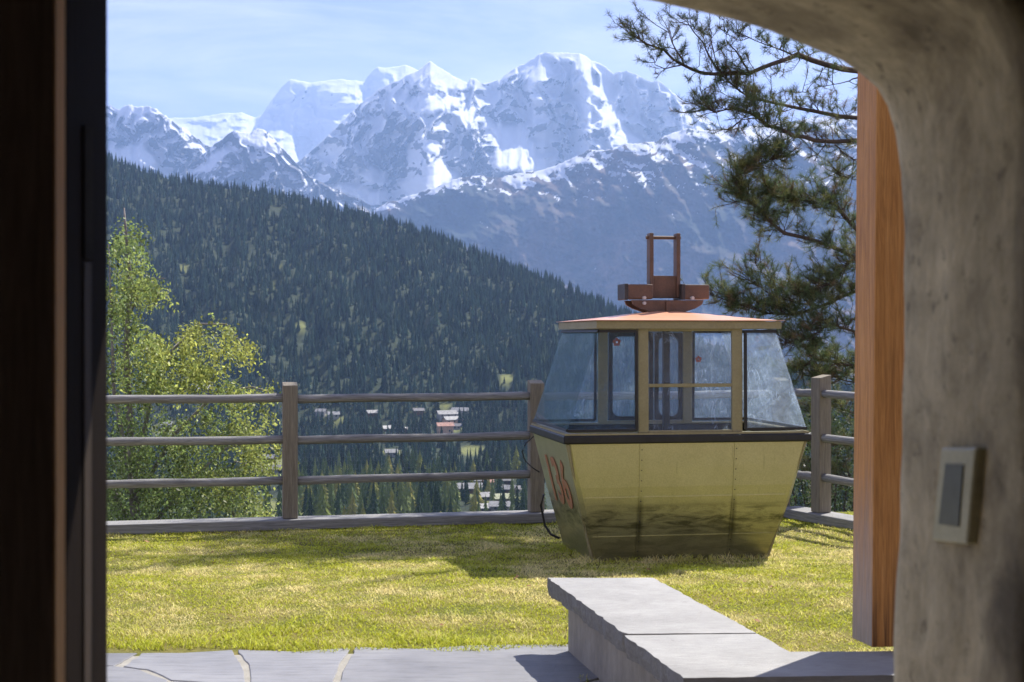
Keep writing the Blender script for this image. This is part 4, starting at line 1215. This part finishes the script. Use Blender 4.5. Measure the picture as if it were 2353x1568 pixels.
for (X, Y, rx, ry, cnt, yel) in BL_:
    ns = int(cnt / 3.3)
    cl_ = []
    for _ in range(max(4, int(rx * ry / 330))):
        a = random.uniform(0, 6.283); r = math.sqrt(random.random()) * .95
        cl_.append((X + rx * r * math.cos(a), Y + ry * r * math.sin(a) - 10))
    for _ in range(ns):
        a, b = random.choice(cl_)
        p0 = P(a + random.gauss(0, 11), b + random.gauss(0, 8), bD + random.gauss(0, .55))
        nl = random.randint(5, 10); drift = Vector((random.uniform(-.4, .5), random.uniform(-.4, .4), 0))
        tone = random.uniform(.4, 1.5); ys_ = min(1, max(0, yel + random.uniform(-.35, .35)))
        p = p0.copy()
        for k in range(nl):
            p = p + Vector((random.uniform(-.02, .02), random.uniform(-.02, .02), -random.uniform(.012, .05))) + drift * .05
            u = Vector((random.gauss(0, 1), random.gauss(0, 1), random.gauss(0, 1) - .7)).normalized()
            w = u.cross(Vector((random.gauss(0, 1), random.gauss(0, 1), random.gauss(0, 1)))).normalized()
            s = random.uniform(.020, .034)
            q = p + Vector((random.gauss(0, .03), random.gauss(0, .03), 0))
            Lv += [q, q + u * s * .9 + w * s * .55, q + u * s * 2.0, q + u * s * .9 - w * s * .55]
            g_ = np.array([.20, .275, .085]) * (1 - ys_) + np.array([.42, .43, .10]) * ys_
            Lc.append(g_ * tone * random.uniform(.75, 1.3))
V = np.array([tuple(p) for p in Lv]) - np.array(tuple(bir.location))
n = len(V) // 4
o = link('crown', np_mesh('crown', V, np.arange(4 * n).reshape(-1, 4), False, {'col': np.repeat(np.array(Lc), 4, 0)}), m_leaf, bir)

# ------------------------------------------------------------------ pine at the right
m_need = attr_mat('pine_needles', rough=.5, trans=.35, spec=.3)
m_pbark = noisy('pine_bark', (.055, .042, .034), (.12, .09, .07), 6, .9, (1, 1, .5), .7, .02)
pD = 17.0
pin = empty('pine_tree', (P(2110, 900, pD).x, pD, -2.8)); tag(pin, 'dark long-needled pine tree overhanging the fence behind the wooden post', 'tree')
def pp_(X, Y, dd=0): return P(X, Y, pD + dd)
def z7(x, y, dd=0): return pp_(1409.3 + x * .3908, y * .3908, dd)
def z8(x, y, dd=0): return pp_(1593 + x * .4886, 490 + y * .4886, dd)
branches = [
    ([pp_(2110, 230, .2), z7(1450, 420, .1), z7(1250, 385, .1), z7(1080, 330, 0), z7(930, 385, -.2), z7(800, 430, -.3), z7(640, 436, -.3), z7(520, 425, -.3), z7(400, 380, -.4), z7(300, 300, -.4), z7(200, 262, -.5), z7(95, 200, -.5)], .040),
    ([z7(640, 445, -.3), z7(560, 330, -.3), z7(520, 250, -.4), z7(440, 130, -.4), z7(380, 90, -.4)], .014),
    ([z7(800, 430, -.3), z7(720, 300, -.2), z7(660, 240, -.2), z7(670, 190, -.2)], .012),
    ([z7(640, 440, -.3), z7(600, 350, -.5), z7(575, 250, -.5), z7(560, 150, -.5)], .010),
    ([z7(420, 385, -.4), z7(370, 300, -.5), z7(320, 200, -.5), z7(190, 100, -.5)], .012),
    ([z7(400, 385, -.4), z7(300, 400, -.4), z7(250, 380, -.4), z7(220, 330, -.4)], .009),
    ([z7(1060, 330, 0), z7(960, 280, .2), z7(860, 240, .3), z7(720, 190, .3)], .012),
    ([pp_(2110, 320, .1), z7(1440, 700, .1), z7(1200, 662, 0), z7(1000, 618, -.1), z7(850, 588, -.2), z7(740, 540, -.2), z7(640, 445, -.3)], .032),
    ([z7(1240, 400, .1), z7(1200, 470, .2), z7(1130, 540, .2), z7(1070, 545, .2)], .008),
    ([z7(1440, 450, .1), z7(1380, 480, .2), z7(1290, 500, .2), z7(1200, 510, .2)], .010),
    ([pp_(2110, 330, -.3), z7(1440, 830, -.3), z7(1200, 828, -.4), z7(1050, 790, -.5), z7(920, 740, -.5), z7(830, 680, -.6), z7(740, 640, -.6), z7(600, 660, -.6), z7(500, 600, -.7)], .032),
    ([z7(1050, 800, -.5), z7(980, 850, -.5), z7(880, 870, -.5)], .009),
    ([z7(870, 700, -.5), z7(760, 700, -.5), z7(660, 780, -.6)], .009),
    ([z7(1250, 830, -.4), z7(1230, 880, -.3), z7(1180, 950, -.3)], .010),
    ([z7(1300, 850, -.4), z7(1340, 900, -.3), z7(1430, 950, -.3)], .010),
    ([pp_(2110, 640, .3), z7(1430, 1350, .2), z7(1310, 1200, .1), z7(1180, 1170, 0), z7(1020, 1180, -.1), z7(900, 1130, -.2)], .030),
    ([pp_(2110, 690, 0), z7(1440, 1530, 0), z7(1250, 1440, -.1), z7(1010, 1370, -.2), z7(900, 1290, -.2), z7(830, 1210, -.3), z7(770, 1150, -.3), z7(700, 1060, -.4), z7(760, 1010, -.4), z7(880, 960, -.5), z7(1010, 920, -.5)], .030),
    ([z7(830, 1210, -.3), z7(780, 1180, -.3), z7(710, 1190, -.3)], .008),
    ([z7(1440, 1000, .2), z7(1380, 1050, .2), z7(1300, 1000, .2)], .010),
    ([pp_(2110, 760, .2), z8(770, 360, .1), z8(620, 430, 0), z8(480, 480, -.1), z8(350, 470, -.2), z8(220, 430, -.3), z8(80, 385, -.3)], .028),
    ([z8(600, 440, 0), z8(480, 420, -.1), z8(370, 390, -.2), z8(250, 310, -.2)], .012),
    ([z8(480, 440, -.1), z8(400, 330, 0), z8(320, 280, 0), z8(290, 225, 0)], .010),
    ([pp_(2110, 770, -.4), z8(760, 560, -.4), z8(640, 520, -.5), z8(540, 590, -.5), z8(430, 610, -.5)], .022),
    ([pp_(2110, 730, -.3), z8(760, 200, -.2), z8(640, 330, -.3), z8(500, 380, -.3)], .020),
    ([pp_(2110, 860, .3), z8(770, 720, .2), z8(660, 700, .1), z8(560, 680, 0), z8(480, 790, 0)], .020),
    ([pp_(2110, 950, .4), z8(770, 800, .4), z8(680, 780, .3), z8(590, 720, .2)], .016),
    ([pp_(2110, 1000, .6), z8(770, 950, .8), z8(640, 900, .8), z8(520, 930, .8)], .016),
    ([pp_(2110, 1080, .8), z8(770, 1100, .9), z8(650, 1090, .9), z8(510, 1060, .9)], .016),
    ([pp_(2110, 1180, .8), z8(770, 1250, .9), z8(650, 1230, .9), z8(520, 1200, .9)], .016),
]
dens = [.75, .5, .6, .5, .5, .4, .9, .9, .3, .4, 1.1, .6, .6, .6, .7, 1.6, 1.4, .8, 1.0, 1.4, 1.1, .7, 1.6, 1.6, 1.3, 1.3, 1.1, 1.1, 1.1]
dens = [q_ * (1.0 if i_ < 7 else (1.35 if i_ < 15 else 1.8)) for i_, q_ in enumerate(dens)]
mb = MB()
mb.tube([P(2120, 1500, pD), P(2105, 1100, pD), P(2115, 700, pD), P(2105, 300, pD), P(2120, -100, pD), P(2110, -1150, pD)], [.17, .15, .13, .11, .09, .04], 10, wob=.05)
NV, NC = [], []
def needles(p, d, ln, cnt, col, fat=1.0):
    d = d.normalized(); cnt = int(cnt / fat)
    for k in range(cnt):
        q = p + d * ln * random.random()
        r = Vector((random.gauss(0, 1), random.gauss(0, 1), random.gauss(0, 1)))
        nd = (d * random.uniform(.15, .9) + r.normalized() * .9 + Vector((0, 0, .15))).normalized()
        L_ = random.uniform(.045, .085); w = nd.cross(Vector((random.gauss(0, 1), random.gauss(0, 1), random.gauss(0, 1)))).normalized() * .0017 * fat * fat
        NV.extend([q - w, q + w, q + nd * L_ + w * .4, q + nd * L_ - w * .4])
        NC.append(col * random.uniform(.6, 1.4))
def twig(p, d, ln, depth, r0, fat=1.0):
    pts = [p]; cur = p.copy(); dd = d.normalized(); n_ = 4
    for k in range(n_):
        dd = (dd + Vector((random.gauss(0, .22), random.gauss(0, .22), random.gauss(.10, .2)))).normalized()
        cur = cur + dd * ln / n_; pts.append(cur.copy())
    mb.tube(pts, [r0 * (1 - .6 * k / n_) for k in range(n_ + 1)], 4, cap=False)
    if depth > 0:
        for k in range(random.randint(1, 3)):
            j = random.randint(1, n_); sd = (dd + Vector((random.gauss(0, .8), random.gauss(0, .7), random.gauss(.1, .6)))).normalized()
            twig(pts[j], sd, ln * random.uniform(.45, .75), depth - 1, r0 * .65, fat)
    g_ = random.random()
    col = np.array([.125, .175, .072]) if g_ < .62 else (np.array([.21, .215, .075]) if g_ < .9 else np.array([.20, .14, .075]))
    needles(pts[2], pts[-1] - pts[2], (pts[-1] - pts[2]).length * 1.05, random.randint(34, 54), col, fat)
for (pts, r0), dn in zip(branches, dens):
    # smooth the drawn line
    fine = []
    for a, b in zip(pts[:-1], pts[1:]):
        for t in (0, .5): fine.append(a.lerp(b, t) + Vector((random.gauss(0, .008), random.gauss(0, .02), random.gauss(0, .008))))
    fine.append(pts[-1])
    nf = len(fine)
    mb.tube(fine, [max(.0045, r0 * (1 - .82 * k / (nf - 1))) for k in range(nf)], 6, cap=False)
    Ltot = sum((b - a).length for a, b in zip(fine[:-1], fine[1:]))
    nt_ = int(Ltot * 21 * dn)
    for _ in range(nt_):
        t = random.random() ** .8 * (nf - 1.001); k = int(t); p = fine[k].lerp(fine[k + 1], t - k)
        ax = (fine[k + 1] - fine[k]).normalized()
        d = (ax * random.uniform(.2, 1.0) + Vector((random.gauss(0, .55), random.gauss(0, .6), random.gauss(.12, .55)))).normalized()
        twig(p, d, random.uniform(.12, .34), 1, .0055)
    needles(fine[-2], fine[-1] - fine[-2], (fine[-1] - fine[-2]).length * 1.1, 40, np.array([.06, .06, .03]))
# the upper crown, above the doorway's view
for k in range(30):
    hz_ = 6.5 + 2.3 * k / 30; a = random.uniform(math.pi - .75, math.pi + .35); b0 = Vector((P(2108, 0, pD).x, pD, hz_)); rl = random.uniform(2.0, 3.9)
    d = Vector((math.cos(a), math.sin(a), .06)); mb.tube([b0, b0 + d * rl * .5, b0 + d * rl + Vector((0, 0, .15))], [.03, .02, .006], 5, cap=False)
    if k % 2 == 0 or True:
        for q_ in range(34):
            t = random.uniform(.25, 1); twig(b0 + d * rl * t, d + Vector((random.gauss(0, .6), random.gauss(0, .6), random.gauss(.1, .4))), random.uniform(.3, .6), 1, .006, 2.2)
o = mb.build('trunk', m_pbark, pin, smooth=True); rel(o, pin)
V = np.array([tuple(p) for p in NV]) - np.array(tuple(pin.location)); n = len(V) // 4
link('crown', np_mesh('crown', V, np.arange(4 * n).reshape(-1, 4), False, {'col': np.repeat(np.array(NC), 4, 0)}), m_need, pin)

# dark shrub below the pine, behind the side fence
shr = empty('shrub', (5.2, 19.0, -3.0)); tag(shr, 'dark green shrub behind the side fence under the pine', 'shrub')
Lv, Lc = [], []
for _ in range(9000):
    a = random.uniform(0, 6.28); r = random.random() ** .5
    X = 1900 + 170 * r * math.cos(a); Y = 1100 + 170 * r * math.sin(a)
    q = P(X, Y, 19 + random.gauss(0, .8))
    u = Vector((random.gauss(0, 1), random.gauss(0, 1), random.gauss(0, 1))).normalized(); w = u.cross(Vector((random.gauss(0, 1), random.gauss(0, 1), random.gauss(0, 1)))).normalized()
    s = random.uniform(.016, .034)
    Lv += [q, q + u * s * .9 + w * s * .5, q + u * s * 2, q + u * s * .9 - w * s * .5]; Lc.append(np.array([.045, .07, .022]) * random.uniform(.5, 1.6))
V = np.array([tuple(p) for p in Lv]) - np.array(tuple(shr.location)); n = len(V) // 4
link('foliage', np_mesh('foliage', V, np.arange(4 * n).reshape(-1, 4), False, {'col': np.repeat(np.array(Lc), 4, 0)}), m_leaf, shr)
mb = MB()
for k in range(7):
    X = 1800 + 32 * k
    mb.tube([P(1900, 1500, 19), P((X + 1900) / 2, 1250, 19), P(X, 1000 + random.uniform(-30, 60), 19)], [.03, .02, .006], 6)
o = mb.build('stem', m_pbark, shr, smooth=True); rel(o, shr)

#@@HOUSE
# ------------------------------------------------------------------ the house one looks out of
hou = empty('stone_house', (0, 1.9, 0)); tag(hou, 'old stone house with thick plastered doorway arch framing the view', 'house')
m = NM('rough_plaster')
v = m.coord((1, 1, 1)); vz = m.coord((1, 1, .7))
f = m.noise(5, 9, .65, vz); f2 = m.noise(28, 8, .7, vz); f3 = m.noise(2.2, 5, .55, vz, .6)
c = m.ramp(f, [(.3, (.41, .345, .215)), (.7, (.57, .485, .315))])
c = m.mix(.5, c, m.ramp(f2, [(.3, .55), (.65, 1.15)]), 'MULTIPLY')
c = m.mix(m.ramp(f3, [(.54, 0.), (.66, .75)]), c, (.085, .07, .052))
fw = m.noise(9, 7, .7, m.coord((1, .5, .85)), .6)
c = m.mix(.6, c, m.ramp(fw, [(.32, .55), (.5, 1.05), (.7, 1.45)]), 'MULTIPLY')
c = m.mix(m.ramp(m.noise(30, 5, .6, m.coord((1, .6, .9))), [(.60, 0.), (.70, .55)]), c, (.10, .085, .06))
m.base(c); m.rough(.95); m.spec(.15); m.bump(m.mix(.6, f, f2), .7, .016)
m_pl = m.m
D1, D2 = 2.60, 1.95
OUT = [(1155, -70), (1280, -36), (1420, 0), (1510, 14), (1600, 35), (1740, 75), (1850, 112), (1930, 146), (1978, 178), (2012, 206), (2036, 245), (2053, 300), (2063, 400), (2067, 520), (2066, 700), (2062, 900), (2056, 1100), (2050, 1300), (2043, 1568), (2040, 1900), (2036, 2920)]
R3 = [P(X, Y, D1) for X, Y in OUT]
pr = []
for a, b in zip(R3[:-1], R3[1:]):
    n_ = max(1, int((b - a).length / .022))
    for t in range(n_): pr.append(a.lerp(b, t / n_))
pr.append(R3[-1])
pr = [Vector((p.x, 0, max(p.z, -.2))) for p in pr]
cxm = -.03
zap = pr[0].z
lefth = [Vector((cxm - .046 * k, 0, zap + .0030 * k)) for k in range(20)]
xl = lefth[-1].x; zl = lefth[-1].z
lefth += [Vector((xl - .04 * math.sin(k * .5), 0, zl - .05 * k)) for k in range(1, 4)]
lefth += [Vector((xl - .045, 0, zl - .15 - .03 * k)) for k in range(1, int((zl - .15 + .2) / .03))]
prof2 = list(reversed(pr)) + lefth[1:]
nk = 18
V = []; npf = len(prof2)
deps = [D1 + .012] + list(np.linspace(D1, D2, nk)) + [D2 - .012]
for j, d in enumerate(deps):
    rr = .022 if j in (0, len(deps) - 1) else (.004 if j in (1, len(deps) - 2) else 0)
    for i_, p in enumerate(prof2):
        a = prof2[max(0, i_ - 1)]; b = prof2[min(npf - 1, i_ + 1)]
        tg = (b - a).normalized(); nr_ = Vector((tg.z, 0, -tg.x))          # outward from the opening
        if nr_.dot(Vector((p.x - cxm, 0, p.z - 1.2))) < 0: nr_ = -nr_
        k = .007 * float(fbm(np.array([i_ * .06]), np.array([d * 4.0]), 3, .55, 70)[0])
        q = p + nr_ * (rr + k + .005)
        V.append((q.x, d, q.z))
nrow = len(deps)
# rings out to the wall's limits
def ring(d):
    r = []
    for p in prof2:
        s = max(abs(p.x - cxm) / 4.2, abs(p.z - 1.0) / 3.4, 1e-3)
        r.append((cxm + (p.x - cxm) / s, d, 1.0 + (p.z - 1.0) / s))
    return r
V = ring(D1 + .012) + V + ring(D2 - .012)
o = link('arch_wall', np_mesh('arch_wall', np.array(V), grid_faces(nrow + 2, npf), True), m_pl, hou); rel(o, hou)
m_in = noisy('room_plaster', (.52, .46, .38), (.62, .56, .47), 2, .95, bump=.4, bdist=.01)
m_fl = noisy('stone_floor', (.22, .20, .18), (.34, .31, .28), 2, .7, bump=.3, bdist=.01)
for (nm, a, mt) in (('side_wall', (-3.0, -2.8, -3.2, 1.93), m_in), ('side_wall', (2.8, 3.0, -3.2, 1.93), m_in), ('rear_wall', (-2.8, 2.8, -3.2, -3.0), m_in)):
    mb = MB(); mb.box(a[0], a[1], a[2], a[3], -.1, 3.2); o = mb.build(nm, mt, hou); rel(o, hou)
mb = MB(); mb.box(-3.0, 3.0, -3.2, 1.93, 3.2, 3.4); o = mb.build('ceiling', m_in, hou); rel(o, hou)
mb = MB(); mb.box(-3.0, 3.0, -3.2, 2.75, -.2, -.06); o = mb.build('floor', m_fl, hou); rel(o, hou)
# dark door frame and open leaf at the left
m_dd = wood('dark_stained_wood', (.006, .004, .003), (.010, .0065, .0048), (.016, .010, .007), 'Z', rough=.8, spec=.06)  # dark stain, toned down further against daylight on the frame
m_lf = wood('lightened_door_boards', (.30, .22, .17), (.38, .28, .22), (.46, .34, .27), 'Z', rough=.8, spec=.08)  # dark leaf painted lighter, in place of missing room light
m_de = wood('lit_door_edge', (.52, .28, .10), (.64, .36, .13), (.74, .44, .18), 'Z', rough=.7)  # daylight on the leaf's edge put in as lighter wood colour
m_hinge = noisy('hinge_steel', (.025, .024, .024), (.04, .039, .038), 8, .9, bump=0, spec=.03)
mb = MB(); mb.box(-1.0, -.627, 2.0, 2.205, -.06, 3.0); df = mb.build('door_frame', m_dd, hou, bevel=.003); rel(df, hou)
mb = MB(); mb.box(-.627, -.6235, 2.076, 2.118, 1.815, 2.01); mb.build('hinge', m_hinge, df)
mb = MB(); mb.box(-.627, -.6245, 2.078, 2.112, -.05, 1.81); mb.build('seal_strip', wood('seal_strip_wood', (.02, .012, .008), (.032, .02, .012), (.045, .03, .02), 'Z'), df)
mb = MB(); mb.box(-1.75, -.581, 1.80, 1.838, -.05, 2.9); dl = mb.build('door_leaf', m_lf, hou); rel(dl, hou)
mb = MB(); mb.box(-.581, -.5775, 1.80, 1.838, -.05, 2.9); mb.build('door_edge', m_de, dl)
# light switch on the right reveal
m_sw = noisy('cream_plastic', (.42, .39, .24), (.50, .465, .30), 10, .5, bump=0)
m_rk = noisy('grey_switch', (.075, .08, .065), (.11, .115, .095), 30, .45, bump=0)
def onrev(X, Y, x):
    d = x * F / (X - CX); return Vector((x, d, CZ - (Y - HZ) / F * d))
xw = .699
q = [onrev(2151, 1243, xw), onrev(2232, 1252, xw), onrev(2253, 1028, xw), onrev(2173, 1028, xw)]
mb = MB(); mb.slab([p + Vector((.03, 0, 0)) for p in q], .038, (-1, 0, 0))
sw = mb.build('light_switch', m_sw, hou, bevel=.005); rel(sw, hou)
q = [onrev(2171, 1204, xw - .0), onrev(2217, 1211, xw), onrev(2228, 1068, xw), onrev(2187, 1066, xw)]
mb = MB(); mb.slab([p + Vector((-.0065, 0, 0)) for p in q], .004, (-1, 0, 0))
mb.build('rocker', m_rk, sw)
# ------------------------------------------------------------------ timber post, with an added unseen roof that shades the bench
por = empty('post_and_shade_roof', (1.6, 6.1, 0)); tag(por, 'orange-brown timber post with greyed foot and added unseen shade roof, right of the doorway view', 'porch')
m_tim = wood('larch_timber', (.30, .13, .036), (.46, .215, .062), (.60, .315, .11), 'Z', .8, .55, .35, grey=(.35, 1.15, (.34, .31, .295)))
mb = MB()
c0 = P(2003, 1480, 5.98); c1 = P(1957, 1466, 6.16)
top = 3.6
dxl = .030
w_ = .36
mb.hexa([(c0.x, c0.y, .395), (c0.x + w_, c0.y + .03, .395), (c0.x + w_, c1.y, .395), (c1.x, c1.y, .395), (c0.x + dxl, c0.y, top), (c0.x + w_ + dxl, c0.y + .03, top), (c0.x + w_ + dxl, c1.y, top), (c1.x + dxl, c1.y, top)])
o = mb.build('post', m_tim, por, bevel=.006); rel(o, por)
mb = MB(); mb.box(1.62, 6.0, 5.9, 6.2, 3.0, 3.25); mb.box(5.6, 5.9, 5.9, 6.2, -.1, 3.0)
o = mb.build('beam', m_tim, por); rel(o, por)
mb = MB(); mb.slab([(3.0, 6.67, 2.75), (7.0, 6.67, 2.75), (7.0, 2.7, 3.4), (2.3, 2.7, 3.4), (2.55, 6.0, 2.85)], .10, (0, 0, 1))  # unseen roof, added and shaped for its shadow on the bench
o = mb.build('roof', m_tim, por); rel(o, por)
#@@HAZE
# ------------------------------------------------------------------ air
HAZE = 5.3e-5
mb = MB(); mb.box(-9500, 9500, -400, 19500, -2600, 3500)
hm = bpy.data.materials.new('mountain_air'); hm.use_nodes = True
t_ = hm.node_tree; t_.nodes.clear()
ho = t_.nodes.new('ShaderNodeOutputMaterial'); pv = t_.nodes.new('ShaderNodeVolumePrincipled')
pv.inputs['Color'].default_value = (.40, .605, 1.0, 1)
pv.inputs['Density'].default_value = HAZE
pv.inputs['Anisotropy'].default_value = 0.2
t_.links.new(pv.outputs[0], ho.inputs['Volume'])
hz = mb.build('haze', hm)
tag(hz, 'thin blue mountain air', 'haze', kind='stuff')
